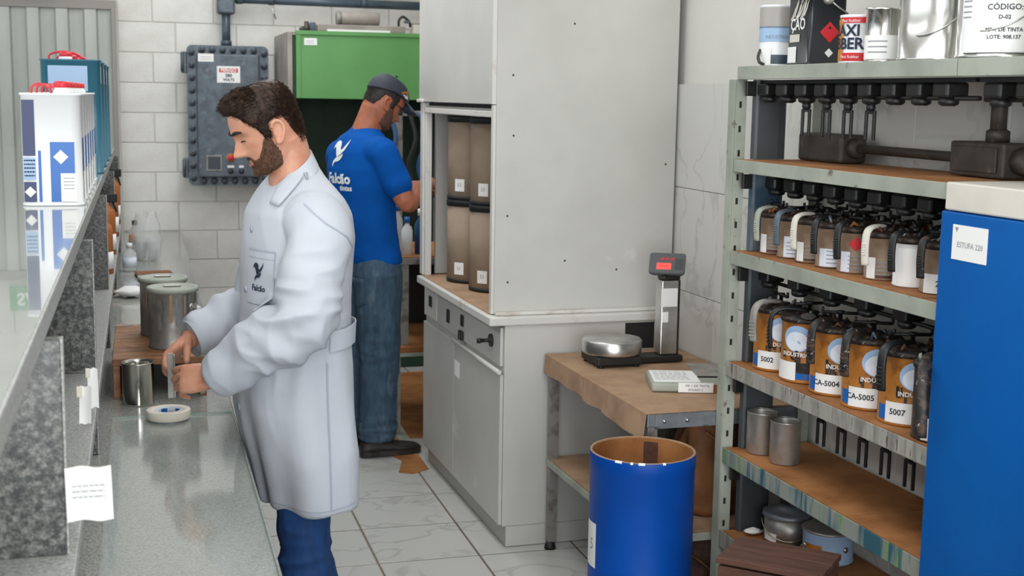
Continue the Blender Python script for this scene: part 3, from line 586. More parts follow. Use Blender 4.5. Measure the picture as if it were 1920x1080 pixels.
bm = newbm(); tube(bm, spline([(-0.02, 0, 0.0), (-0.018, 0, 0.04), (0.005, 0, 0.062), (0.03, 0.0, 0.05), (0.05, 0, 0.03), (0.058, 0.01, 0.0)], 6), 0.008, 8); obj('hose', bm, 'black_rubber', o); bm = newbm(); box(bm, 0.015, 0.055, -0.014, 0.014, 0.022, 0.04, 0.005); obj('clamp', bm, 'box_grey', o)
o = thing('roof_box', 'small pale box on the booth roof beside the hood', 'box', LW(1.70, 8.40, 2.1635), RL); bm = newbm(); box(bm, 0, 0.09, -0.04, 0.08, 0, 0.06, 0.004); obj('body', bm, 'cream', o); bm = newbm(); box(bm, -0.002, 0.092, -0.042, 0.082, 0.06, 0.072, 0.003); obj('lid', bm, 'booth_side', o)
# ================================================================== corner behind the hood
wt_ = thing('work_table', 'steel work table with grimy brown top beyond the fume hood', 'table', (1.46, 6.62, 0))
bm = newbm(); box(bm, 0, 0.6, 0, 0.7, 0.90, 0.935, 0.003); obj('top', bm, 'table_leg', wt_); bm = newbm(); box(bm, 0.005, 0.6, 0.005, 0.7, 0.9355, 0.941); obj('cardboard_cover', bm, 'cardboard_orange', wt_)
for x, y in ((0.01, 0.01), (0.01, 0.65), (0.55, 0.01), (0.55, 0.65)):
    bm = newbm(); box(bm, x, x + 0.04, y, y + 0.04, 0.475, 0.90); obj('leg', bm, 'table_leg', wt_)
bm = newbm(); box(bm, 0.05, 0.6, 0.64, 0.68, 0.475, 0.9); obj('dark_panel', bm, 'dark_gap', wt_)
lb_ = thing('low_bench', 'low wooden bench with cardboard top beyond the fume hood', 'bench', (1.40, 6.55, 0))
bm = newbm(); box(bm, 0, 0.75, 0, 0.8, 0.425, 0.445, 0.002); obj('frame', bm, 'rack_grey', lb_); bm = newbm(); box(bm, 0.004, 0.75, 0.004, 0.8, 0.4455, 0.474, 0.001); obj('cardboard_top', bm, 'cardboard_orange', lb_)
for x, y in ((0.02, 0.02), (0.02, 0.74), (0.7, 0.02), (0.7, 0.74)):
    bm = newbm(); box(bm, x, x + 0.035, y, y + 0.035, 0.006, 0.425); obj('leg', bm, 'table_leg', lb_)
o = thing('floor_cardboard', 'brown cardboard sheet lying on the floor by the worker', 'cardboard', (1.0, 5.9, 0))
bm = newbm(); prism(bm, [(0.30, 0.0), (0.36, -0.04), (0.45, 0.02), (0.47, 0.6), (1.1, 0.55), (1.1, 2.2), (-0.1, 2.2), (-0.1, 0.7), (0.2, 0.62), (0.36, 0.2)], 0.004, T(0, 0, 0.001)); obj('sheet', bm, 'cardboard_orange', o)
bm = newbm(); prism(bm, [(0.42, 0.5), (0.47, 0.35), (0.5, 0.9), (0.44, 1.0)], 0.004, T(0, 0, 0.0055)); obj('loose_flap', bm, 'rack_grey', o)
for i, (x, y, r, h, m_, c_, lb) in enumerate(((1.52, 6.72, 0.03, 0.2, 'can_white', 'can_blue', 'white bottle with blue cap on the work table by the worker'), (1.60, 6.75, 0.032, 0.24, 'hose_blue', 'can_white', 'blue bottle with white cap on the work table by the worker'), (1.50, 6.86, 0.028, 0.26, 'plastic_clear', 'can_blue', 'clear bottle with blue cap at the back of the work table'))):
    t = thing('bottle', lb, 'bottle', (x, y, 0.9412)); part('body', m_, t, lathe, [(0, 0), (r, 0), (r, h * 0.65), (r * 0.4, h * 0.8), (r * 0.4, h * 0.85), (0, h * 0.85)], 20); part('cap', c_, t, lathe, [(r * 0.5, h * 0.85), (r * 0.5, h), (0, h)], 16)
o = thing('spray_gun_rack', 'dark rack with blue hoses and fittings hanging in the booth corner', 'rack', (1.56, 7.1, 0.9412))
bm = newbm(); box(bm, -0.02, 0.02, 0, 0.03, 0, 0.85, 0.003); box(bm, -0.09, 0.16, 0.0, 0.02, 0.72, 0.75, 0.003); obj('post', bm, 'table_leg', o)
for k, (x, m_) in enumerate(((-0.06, 'hose_blue'), (0.05, 'black_rubber'), (0.11, 'hose_blue'))):
    bm = newbm(); tube(bm, spline([(x, -0.02, 0.74), (x + 0.03, -0.05, 0.6), (x - 0.01, -0.04, 0.45), (x + 0.02, -0.05, 0.3), (x, -0.03, 0.12)], 6), 0.013, 8); obj('hose', bm, m_, o)
    bm = newbm(); lathe(bm, [(0.018, 0), (0.018, 0.04), (0.01, 0.05), (0, 0.05)], 12, T(x, -0.03, 0.07)); obj('fitting', bm, 'dull_steel', o)
# ================================================================== fume hood
hd = thing('fume_hood', 'large pale grey metal fume hood with base cupboard and open bay', 'fume hood', (1.46, 4.78, 0))
def hb(nm, m_, x0, x1, y0, y1, z0, z1, bev=0.0, par=None): bm = newbm(); box(bm, x0 - 1.46, x1 - 1.46, y0 - 4.78, y1 - 4.78, z0, z1, bev); return obj(nm, bm, m_, par or hd)
hb('plinth', 'hood_inside', 1.487, 2.2, 4.783, 6.08, 0.003, 0.085)
hb('base', 'hood_grey', 1.472, 2.2, 4.78, 6.08, 0.0852, 0.898, 0.003)
hb('side_skirt', 'hood_grey', 1.4875, 2.2, 4.7785, 4.7825, 0.003, 0.0848)
for y0, y1 in ((4.79, 5.50), (5.504, 6.075)):
    d = hb('door', 'hood_grey', 1.458, 1.4715, y0, y1, 0.09, 0.700, 0.002)
    if y0 < 5: 
        bm = newbm(); tube(bm, [(-0.008, 0.0, 0.712), (-0.008, 0.715, 0.712)], 0.009, 8); obj('door_pull', bm, 'hood_edge', d); bm = newbm(); box(bm, -0.0028, -0.0022, 0.62, 0.70, 0.555, 0.625); obj('paper_label', bm, 'paper_white', d)
hb('control_panel', 'hood_grey', 1.460, 1.4715, 4.80, 6.07, 0.732, 0.885, 0.002)
hb('panel_frame', 'hood_edge', 1.4575, 1.4598, 5.82, 6.05, 0.74, 0.88)
X0 = 1.458 - 1.46
for nm, y, z, ww, hh in (('socket', 5.93, 0.815, 0.05, 0.05), ('socket', 5.60, 0.80, 0.035, 0.06), ('socket', 5.36, 0.82, 0.035, 0.05)):
    part(nm, 'scale_black', hd, lambda bm, y=y, z=z, ww=ww, hh=hh: box(bm, X0 - 0.006, X0 + 0.002, y - ww / 2 - 4.78, y + ww / 2 - 4.78, z - hh / 2, z + hh / 2, 0.003))
part('selector_switch', 'scale_black', hd, lambda bm: (box(bm, X0 - 0.012, X0 + 0.002, 5.34 - 4.78, 5.39 - 4.78, 0.735, 0.775, 0.003), box(bm, X0 - 0.02, X0 - 0.011, 5.345 - 4.78, 5.36 - 4.78, 0.74, 0.77, 0.002)))
kn = part('valve_knob', 'scale_black', hd, lambda bm: (lathe(bm, [(0.026, 0), (0.026, 0.008), (0.008, 0.012), (0.008, 0.045), (0.011, 0.047), (0.011, 0.06), (0, 0.06)], 20, T(X0 + 0.002, 4.92 - 4.78, 0.815) @ RY(-PI / 2))))
hb('worktop', 'hood_edge', 1.405, 2.2, 4.765, 6.0, 0.8985, 0.932, 0.005)
hb('bay_floor', 'cardboard', 1.425, 2.19, 4.85, 5.99, 0.9325, 0.936)
hb('side_wall', 'hood_grey', 1.44, 2.19, 4.83, 4.846, 0.9362, 3.2)
hb('corner_strip', 'hood_edge', 1.428, 1.4395, 4.829, 4.86, 0.9362, 1.745, 0.002)
hb('side_molding', 'hood_edge', 1.44, 2.19, 4.80, 4.829, 0.9325, 0.946, 0.004)
hb('far_wall', 'hood_inside', 1.50, 2.19, 6.02, 6.04, 0.9362, 3.2)
hb('back_wall', 'hood_inside', 2.17, 2.19, 4.847, 6.019, 0.9362, 3.2)
hb('bay_ceiling', 'hood_inside', 1.455, 2.169, 4.847, 6.019, 1.71, 1.73)
hb('post', 'hood_edge', 1.428, 1.47, 5.985, 6.04, 0.9362, 1.745, 0.003); hb('post_bead', 'hood_edge', 1.435, 1.465, 5.955, 5.98, 0.9362, 1.70, 0.003)
hb('header_rail', 'hood_edge', 1.43, 1.454, 4.861, 5.984, 1.697, 1.722, 0.004); hb('header_slot', 'dark_gap', 1.456, 1.47, 4.87, 5.98, 1.731, 1.745)
hb('sash_door', 'hood_grey', 1.424, 1.439, 4.835, 6.05, 1.748, 3.2, 0.002); hb('sash_edge', 'hood_edge', 1.4225, 1.4395, 4.8335, 4.8345, 1.748, 3.2)
hb('sash_lip', 'hood_edge', 1.412, 1.424, 5.95, 6.055, 1.745, 1.76, 0.004)
for x, z in ((1.50, 2.2), (1.505, 1.86), (1.51, 1.63), (1.49, 1.32), (1.495, 1.06), (1.73, 1.14), (1.95, 1.10), (2.15, 1.52), (1.75, 2.06), (2.14, 1.05)):
    part('screw', 'pipe_grime', hd, lathe, [(0.0045, 0), (0.0035, 0.002), (0, 0.0025)], 8, T(x - 1.46, 4.8302 - 4.78, z) @ RX(PI / 2))
bm = newbm(); box(bm, 1.975 - 1.46, 2.10 - 1.46, 4.7775 - 4.78, 4.7797 - 4.78, 0.785, 0.89, 0.0005); obj('vent_hole', bm, 'dark_gap', hd)
# fibre drums in the bay
dlab = ['brown fibre drum with black rims, lower of the left pair in the hood', 'brown fibre drum, upper of the left pair in the hood', 'brown fibre drum, lower of the right pair in the hood', 'brown fibre drum, upper of the right pair in the hood']
for i, (x, y) in enumerate(((1.61, 5.75), (1.635, 5.455))):
    for k in range(2):
        t = thing('fibre_drum', dlab[i * 2 + k], 'drum', (x, y, 0.9363 + 0.377 * k), 0, 'fibre drums in the fume hood'); r = 0.118
        part('body', 'drum_brown', t, lathe, [(0, 0.001), (r, 0.001), (r, 0.37), (0, 0.37)], 48)
        part('bottom_rim', 'black_rubber', t, lathe, [(r - 0.002, 0.0), (r + 0.003, 0.0), (r + 0.003, 0.016), (r - 0.002, 0.018)], 48, None, False)
        part('lid', 'black_rubber', t, lathe, [(r + 0.004, 0.348), (r + 0.005, 0.372), (r + 0.002, 0.3765), (0, 0.3765)], 48)
        a0 = -2.62
        part('label', 'paper_white', t, lathe, [(r + 0.0008, 0.04), (r + 0.0008, 0.095)], 10, None, False, a0, a0 + 0.42)
        text('label_mark', ['B1', 'B2', 'C1', 'C2'][i * 2 + k][1] and '53', 0.022, 'ink_soft', t, T(0, 0, 0.068) @ RZ(a0 + 0.21 + PI / 2), cyl=r + 0.0012)
# ================================================================== side table with scale
tb = thing('side_table', 'grey steel side table covered with brown cardboard between hood and rack', 'table', (1.635, 3.755, 0))
TW, TD, TZ = 0.56, 1.0, 0.785
bm = newbm(); box(bm, 0.004, TW, 0.004, TD, TZ - 0.05, TZ - 0.006, 0.003); obj('frame', bm, 'galvanised', tb)
bm = newbm()
box(bm, -0.002, TW, 0.002, TD, TZ - 0.0055, TZ - 0.0005, 0.0015)
# folded-down flap along the front with cuts
for y0, y1, dz, tilt in ((0.0, 0.37, 0.088, 0.012), (0.375, 0.56, 0.082, 0.006), (0.565, 0.995, 0.075, 0.003)):
    n = 8; rg = []
    for i in range(n + 1):
        y = y0 + (y1 - y0) * i / n; d = dz + 0.006 * noise.noise((y * 9, 1, 2)); o_ = tilt * (0.6 + 0.4 * math.sin(y * 15))
        rg.append([(-0.001, y, TZ - 0.001), (-0.004 - o_, y, TZ - d), (-0.0075 - o_, y, TZ - d), (-0.0045, y, TZ - 0.0015)])
    loft(bm, rg, True, False)
obj('cardboard_cover', bm, 'cardboard', tb)
bm = newbm(); box(bm, 0.03, TW, -0.002, 0.003, TZ - 0.054, TZ - 0.008, 0.001); obj('front_rail', bm, 'galvanised', tb)
for x, y in ((0.008, 0.008), (0.008, TD - 0.045), (TW - 0.045, 0.008), (TW - 0.045, TD - 0.045)):
    l = part('leg', 'table_leg', tb, lambda bm: (box(bm, x, x + 0.034, y, y + 0.005, 0.03, TZ - 0.05), box(bm, x, x + 0.005, y + 0.0045, y + 0.034, 0.03, TZ - 0.05)))
    part('foot', 'black_rubber', tb, lathe, [(0, 0), (0.024, 0), (0.022, 0.012), (0.014, 0.03), (0, 0.03)], 12, T(x + 0.012, y + 0.012, 0.001))
bm = newbm(); box(bm, 0.006, TW, 0.02, TD - 0.005, 0.335, 0.362, 0.002); obj('lower_shelf', bm, 'rack_grey', tb)
bm = newbm(); box(bm, 0.01, TW, 0.024, TD - 0.008, 0.3625, 0.37, 0.001); obj('shelf_cardboard', bm, 'cardboard', tb)
for x in (0.06, 0.14): part('bolt', 'steel', tb, lathe, [(0.007, 0), (0.006, 0.005), (0, 0.006)], 8, T(x, -0.002, TZ - 0.03) @ RX(PI / 2))
# platform scale
sc = thing('platform_scale', 'bench scale with round steel pan and display on a column', 'scale', (1.815, 4.52, TZ))
part('pan', 'steel', sc, lathe, [(0, 0.042), (0.105, 0.042), (0.112, 0.046), (0.113, 0.05), (0.113, 0.092), (0.109, 0.0975), (0.0, 0.099)], 64)
bm = newbm(); box(bm, -0.09, 0.09, -0.09, 0.09, 0.008, 0.0415, 0.006); obj('base', bm, 'scale_black', sc)
for x, y in ((-0.07, -0.07), (0.07, -0.07), (-0.07, 0.07), (0.07, 0.07)): part('foot', 'black_rubber', sc, lathe, [(0.014, 0), (0.014, 0.008), (0, 0.008)], 10, T(x, y, 0))
bm = newbm(); box(bm, 0.0855, 0.275, -0.045, 0.045, 0.004, 0.028, 0.004); obj('column_foot', bm, 'scale_black', sc)
bm = newbm(); box(bm, 0.185, 0.255, -0.03, 0.03, 0.0285, 0.315, 0.005); obj('column', bm, 'steel', sc); bm = newbm(); box(bm, 0.255, 0.262, -0.028, 0.03, 0.03, 0.315); obj('column_back', bm, 'scale_black', sc)
bm = newbm(); box(bm, 0.183, 0.2, -0.032, -0.0302, 0.215, 0.285) ; box(bm, 0.2, 0.25, -0.0315, -0.0302, 0.215, 0.285); obj('label', bm, 'paper_white', sc); bm = newbm(); box(bm, 0.19, 0.214, -0.0315, -0.0302, 0.155, 0.195); obj('small_label', bm, 'paper_white', sc)
bm = newbm(); box(bm, 0.19, 0.262, -0.03, 0.03, 0.3155, 0.335, 0.006); tube(bm, [(0.22, -0.005, 0.33), (0.215, -0.01, 0.352)], 0.016, 10); obj('swivel', bm, 'scale_black', sc)
HM = T(0.212, -0.012, 0.378) @ RZ(math.radians(-28)) @ RX(math.radians(48))
bm = newbm(); t_ = bmesh.new(); 
for w2, d2, z in ((0.095, 0.058, -0.022), (0.105, 0.066, 0.0), (0.1, 0.062, 0.008)): pass
t_.free(); rg = [[(x, y, z) for x, y in rrect(2 * w2, 2 * d2, 0.012)] for w2, d2, z in ((0.062, 0.04, -0.024), (0.068, 0.048, -0.006), (0.068, 0.048, 0.0), (0.065, 0.045, 0.004))]
rg = [[HM @ Vector(p) for p in r] for r in rg]; loft(bm, rg, True, False); obj('display_head', bm, 'display_grey', sc)
bm = newbm(); quad(bm, 0.055, 0.03, HM @ T(-0.012, -0.016, 0.0046)); obj('screen', bm, 'screen_red', sc); text('digits', '0.000', 0.016, 'red', sc, HM @ T(-0.012, -0.016, 0.0052))
bm = newbm()
for k in range(3): quad(bm, 0.014, 0.011, HM @ T(-0.02 + 0.02 * k, 0.018, 0.0046))
obj('keys', bm, 'red_paint', sc); bm = newbm(); quad(bm, 0.03, 0.05, HM @ T(0.045, -0.005, 0.0046)); obj('key_panel', bm, 'end_panel', sc)
# parcel of sample sheets and plate
pk = thing('sheet_parcel', 'white wrapped parcel of sheets with printed label on the cardboard table', 'parcel', (1.945, 4.09, TZ), -0.30)
bm = newbm(); box(bm, -0.15, 0.15, -0.11, 0.11, 0.001, 0.032, 0.008, 3); obj('wrapped_stack', bm, 'rack_grey', pk)
bm = newbm(); box(bm, -0.03, 0.147, -0.112, -0.1102, 0.0, 0.03); obj('cut_edges', bm, 'cardboard_orange', pk)
bm = newbm(); box(bm, -0.06, 0.06, -0.1145, -0.113, 0.002, 0.036, 0.0005); obj('label', bm, 'paper_white', pk)
text('label_text', 'MP-1 DE TINTA', 0.012, 'ink', pk, T(0.005, -0.1148, 0.025) @ FY); text('label_text', 'ENSAIO 2', 0.012, 'ink', pk, T(0, -0.1148, 0.011) @ FY)
bm = newbm(); box(bm, -0.14, 0.02, -0.09, 0.1, 0.0325, 0.0335); obj('top_paper', bm, 'paper_white', pk)
bm = newbm(); lines(bm, 0.12, 0, 6, -0.13, 0.07, 0.024, T(0, 0, 0.0338), 8, 0.25); obj('print_lines', bm, 'ink_soft', pk)
pl = thing('metal_plate', 'thin grey metal plate lying across the wrapped parcel', 'plate', (2.07, 4.16, TZ + 0.0340), -0.25)
bm = newbm(); box(bm, -0.085, 0.085, -0.11, 0.11, 0.0, 0.004, 0.001); obj('plate', bm, 'dull_steel', pl); bm = newbm(); box(bm, -0.085, 0.085, -0.111, -0.1105, 0.0, 0.004); obj('edge', bm, 'black_metal', pl)
# under the table
pbg = thing('paper_sack', 'crumpled brown paper sack under the side table behind the drum', 'paper sack', (1.975, 4.0, 0.3705))
bm = newbm(); rg = []
for k in range(16):
    u = k / 15; z = 0.33 * u; rr = 0.13 * (1 - 0.25 * u * u)
    rg.append([(rr * math.cos(a) * (1 + 0.35 * noise.noise((math.cos(a) * 2.2, math.sin(a) * 2.2, z * 11))), rr * 0.85 * math.sin(a) * (1 + 0.35 * noise.noise((math.cos(a) * 2.2 + 4, math.sin(a) * 2.2, z * 11))), z + 0.02 * noise.noise((math.cos(a) * 2, math.sin(a) * 2, 3 + z))) for a in [2 * PI * i / 32 for i in range(32)]])
loft(bm, rg, True, True); obj('body', bm, 'brown_paper', pbg); bm = newbm(); tube(bm, spline([(-0.06, -0.1, 0.3), (0.02, -0.125, 0.24), (0.09, -0.1, 0.18), (0.115, -0.06, 0.1)], 6), [0.01] * 19, 8, flat=0.4); obj('fold', bm, 'cardboard_orange', pbg)
sk2 = thing('paper_sack', 'dark crumpled sack on the floor behind the blue drum', 'paper sack', (1.93, 3.98, 0.0015))
bm = newbm(); rg = []
for k in range(12):
    u = k / 11; z = 0.3 * u; rr = 0.125 * (1 - 0.2 * u)
    rg.append([(rr * math.cos(a) * (1 + 0.3 * noise.noise((math.cos(a) * 3, math.sin(a) * 3, z * 14 + 7))), rr * 0.9 * math.sin(a) * (1 + 0.3 * noise.noise((math.cos(a) * 3 + 4, math.sin(a) * 3, z * 14 + 7))), z) for a in [2 * PI * i / 28 for i in range(28)]])
loft(bm, rg, True, True); obj('body', bm, 'dark_wood', sk2); bm = newbm(); tube(bm, spline([(-0.09, -0.08, 0.27), (0.0, -0.115, 0.2), (0.08, -0.09, 0.12)], 6), 0.009, 8, flat=0.4); obj('fold', bm, 'brown_paper', sk2)
t = thing('bottle', 'white bottle with blue cap on the lower shelf of the side table', 'bottle', (1.76, 4.08, 0.3705)); part('body', 'can_white', t, lathe, [(0, 0), (0.04, 0), (0.04, 0.2), (0.018, 0.24), (0.018, 0.26), (0, 0.26)], 20); part('cap', 'can_blue', t, lathe, [(0.022, 0.255), (0.022, 0.285), (0, 0.285)], 16)
# ================================================================== blue open drum
bd = thing('waste_drum', 'blue open topped fibre drum standing before the side table', 'drum', (1.553, 3.589, 0.0005))
r = 0.1635; H_ = 0.715
part('outer_shell', 'drum_blue', bd, lathe, [(r - 0.004, 0.0), (r, 0.002), (r, 0.03), (r - 0.003, 0.034), (r - 0.003, H_ - 0.05), (r - 0.001, H_ - 0.045), (r - 0.001, H_ - 0.004), (r - 0.002, H_ - 0.001)], 72, None, False)
part('inner_liner', 'cardboard_orange', bd, lathe, [(0, 0.012), (r - 0.009, 0.012), (r - 0.009, H_ - 0.001)], 64, None, False)
part('rim', 'cardboard', bd, lathe, [(r - 0.0095, H_ - 0.004), (r - 0.0085, H_ + 0.0005), (r - 0.003, H_ + 0.0005), (r - 0.0015, H_ - 0.003)], 72, None, False)
for a0_, w_ in ((-2.5, 0.14), (-2.2, 0.05), (-2.05, 0.12), (-1.6, 0.06)): part('chipped_edge', 'paper_white', bd, lathe, [(r - 0.0005, H_ - 0.005), (r - 0.0005, H_ + 0.001), (r - 0.007, H_ + 0.0012)], 6, None, False, a0_, a0_ + w_)
part('label', 'paper_white', bd, lathe, [(r - 0.0022, 0.36), (r - 0.0022, 0.50)], 8, None, False, PI - 0.27, PI + 0.18)
text('label_mark', '5', 0.05, 'ink_soft', bd, T(0, 0, 0.43) @ RZ(PI + 0.02 + PI / 2), cyl=r - 0.0018)
part('liner_stain', 'dark_wood', bd, lathe, [(r - 0.0096, H_ - 0.09), (r - 0.0096, H_ - 0.015)], 5, None, False, 0.85, 1.15)
bm = newbm(); tube(bm, spline([(-0.115, 0.02, 0.60), (-0.118, 0.03, 0.64), (-0.128, 0.02, 0.672), (-0.13, -0.01, 0.66)], 5), 0.009, 8); obj('crumpled_scrap', bm, 'paper_white', bd)
# ================================================================== mixing rack
RX0, RX1, RY0, RY1 = 1.88, 2.19, 2.608, 3.70
rk = thing('mixing_rack', 'grey steel paint mixing rack with six shelves on the right wall', 'rack', (RX0, RY0, 0.0))
def rb(nm, m_, x0, x1, y0, y1, z0, z1, bev=0.0, par=None): bm = newbm(); box(bm, x0 - RX0, x1 - RX0, y0 - RY0, y1 - RY0, z0, z1, bev); return obj(nm, bm, m_, par or rk)
SH = ((1.882, 0.04, RY0, 'rack_grey'), (1.596, 0.039, RY0, 'rack_grey'), (1.31, 0.043, RY0, 'rack_grey'), (0.955, 0.047, RY0, 'rack_paint'), (0.672, 0.052, RY0, 'rack_splash'), (0.395, 0.055, RY0, 'rack_paint'))
for i, (z, th, y0, m_) in enumerate(SH):
    s = rb('shelf', 'rack_grey', RX0 + 0.004, RX1, y0, RY1, z - 0.012, z - 0.004)
    rb('shelf_lip', m_, RX0, RX0 + 0.0045, y0, RY1 + 0.004, z - th, z, 0.0015, s); s2 = s
    rb('shelf_return', 'dark_gap', RX0 + 0.005, RX0 + 0.02, y0, RY1, z - th, z - th + 0.004, 0, s)
    if i > 0:
        yy = RY1 - 0.01; k = 0
        while yy > y0 + 0.03:
            y2 = max(y0 + 0.01, yy - (0.36 if i in (4, 5) else 0.5)); rb('cardboard_liner', 'cardboard_orange' if i != 3 else 'cardboard_orange', RX0 + 0.006, RX1 - 0.005, y2 + 0.002, yy, z - 0.0038, z + 0.0006 + 0.0008 * (k % 2), 0, s); yy = y2; k += 1
# uprights (slotted angle)
def upright(x0, y0, sx, sy, z0=0.0, z1=1.842):
    u = part('upright', 'rack_grey', rk, lambda bm: (box(bm, x0 - RX0, x0 - RX0 + 0.038 * sx, y0 - RY0, y0 - RY0 + 0.003, z0, z1), box(bm, x0 - RX0, x0 - RX0 + 0.003 * sx, y0 - RY0 + 0.003 * sy, y0 - RY0 + 0.038 * sy, z0, z1)))
    return u
u = upright(RX0 - 0.001, RY1 + 0.006, 1, 1)
bm = newbm()
for k in range(24):
    z = 0.03 + k * 0.075; box(bm, RX0 - 0.0015 - RX0, RX0 - 0.0008 - RX0, RY1 + 0.02 - RY0, RY1 + 0.028 - RY0, z, z + 0.02)
    box(bm, 0.012, 0.02, RY1 + 0.0052 - RY0, RY1 + 0.0062 - RY0, z, z + 0.02)
o = obj('upright_slots', bm, 'dark_gap', rk); o['kind'] = 'stuff'
upright(RX1 - 0.001, RY1 + 0.006, -1, 1); upright(RX1 - 0.001, RY0 + 0.002, -1, 1)
rb('upright_face', 'rack_grey', RX0 - 0.004, RX0 - 0.0015, RY1 + 0.006, RY1 + 0.05, 0.0, 1.842, 0.001)
# dark end panel pieces between the shelves
for i, (z0, z1, m_) in enumerate(((1.598, 1.842, 'end_panel'), (1.312, 1.556, 'end_panel_stained'), (0.957, 1.266, 'end_panel'), (0.674, 0.907, 'end_panel'), (0.397, 0.619, 'end_panel'), (0.02, 0.339, 'end_panel'))):
    bm = newbm(); pts = [(0.02, 0.0), (0.02, 0.006), (0.035, 0.0)]
    rg = []
    for z in (z0, z1): rg.append([(0.046, 1.073, z), (0.05, 1.062, z), (0.058, 1.058, z), (0.13, 1.058, z), (0.15, 1.062, z), (0.162, 1.073, z), (0.162, 1.078, z), (0.046, 1.078, z)])
    loft(bm, rg, True, False); obj('end_panel', bm, m_, rk)
    bm = newbm(); box(bm, 0.016, 0.046, 1.058, 1.072, z1 - 0.05, z1 - 0.005, 0.002); obj('shelf_bracket', bm, 'black_metal', rk)
bm = newbm(); tube(bm, [(0.26, 0.45, 0.9), (0.26, 0.28, 0.68)], 0.009, 6); tube(bm, [(0.26, 0.86, 0.9), (0.26, 0.83, 0.82)], 0.007, 6); obj('brace', bm, 'black_metal', rk)
bm = newbm(); tube(bm, [(0.27, 0.7, 0.34), (0.27, 0.4, 0.03)], 0.011, 6); obj('brace', bm, 'black_metal', rk)
# drive rails with forks under the shelves
def fork(bm, L=0.085, w_=0.019, M=None):
    t = bmesh.new()
    lathe(t, [(0, 0.0), (0.011, 0.0), (0.013, -0.02), (0.009, -0.028), (0, -0.028)], 12)
    box(t, -0.004, 0.004, -w_ - 0.004, w_ + 0.004, -0.036, -0.026, 0.002)
    for s in (-1, 1): box(t, -0.0035, 0.0035, s * w_ - 0.005, s * w_ + 0.005, -0.03 - L, -0.03, 0.0015)
    merge(bm, t, M)
def gearbox(bm):
    box(bm, -0.024, 0.03, -0.026, 0.026, -0.034, 0.0, 0.006); lathe(bm, [(0.018, -0.05), (0.021, -0.046), (0.021, -0.034), (0, -0.034)], 14, T(0, 0, 0)); lathe(bm, [(0.0, -0.052), (0.014, -0.052), (0.014, -0.05)], 12)
fk0 = gb0 = None
def rail(z, x, y0, y1, pitch, nf, L=0.085, body=True, start=0.0):
    global fk0, gb0
    bm = newbm(); tube(bm, [(x - RX0 + 0.004, y0 - RY0, z - 0.05), (x - RX0 + 0.004, y1 - RY0, z - 0.05)], 0.006, 8); box(bm, x - RX0 - 0.012, x - RX0 + 0.018, y0 - RY0, y1 - RY0, z - 0.012, z - 0.001); obj('drive_rail', bm, 'black_metal', rk)
    y = y1 - 0.06 - start; k = 0
    while y > y0 + 0.03:
        if gb0 is None: bm = newbm(); gearbox(bm); gb0 = obj('gear_housing', bm, 'black_metal', rk); g = gb0
        else: g = copyobj(gb0, rk)
        g.location = (x - RX0, y - RY0, z - 0.012); g.scale = (1.2, 1.15, 1.1)
        if k in nf:
            if fk0 is None: bm = newbm(); fork(bm); fk0 = obj('fork', bm, 'black_metal', rk); f = fk0
            else: f = copyobj(fk0, rk)
            f.location = (x - RX0, y - RY0, z - 0.062); f.scale = (1, 1, L / 0.085)
        y -= pitch; k += 1
rail(1.842, 1.955, 2.62, 3.69, 0.112, (2, 3, 4, 5), 0.075)
rail(1.556, 2.0, 2.64, 3.70, 0.115, (), 0.03)
rail(1.266, 1.99, 2.64, 3.70, 0.185, (), 0.03)
rail(0.907, 2.06, 2.64, 3.70, 0.115, (2, 3, 4, 5, 6, 7, 8), 0.075)
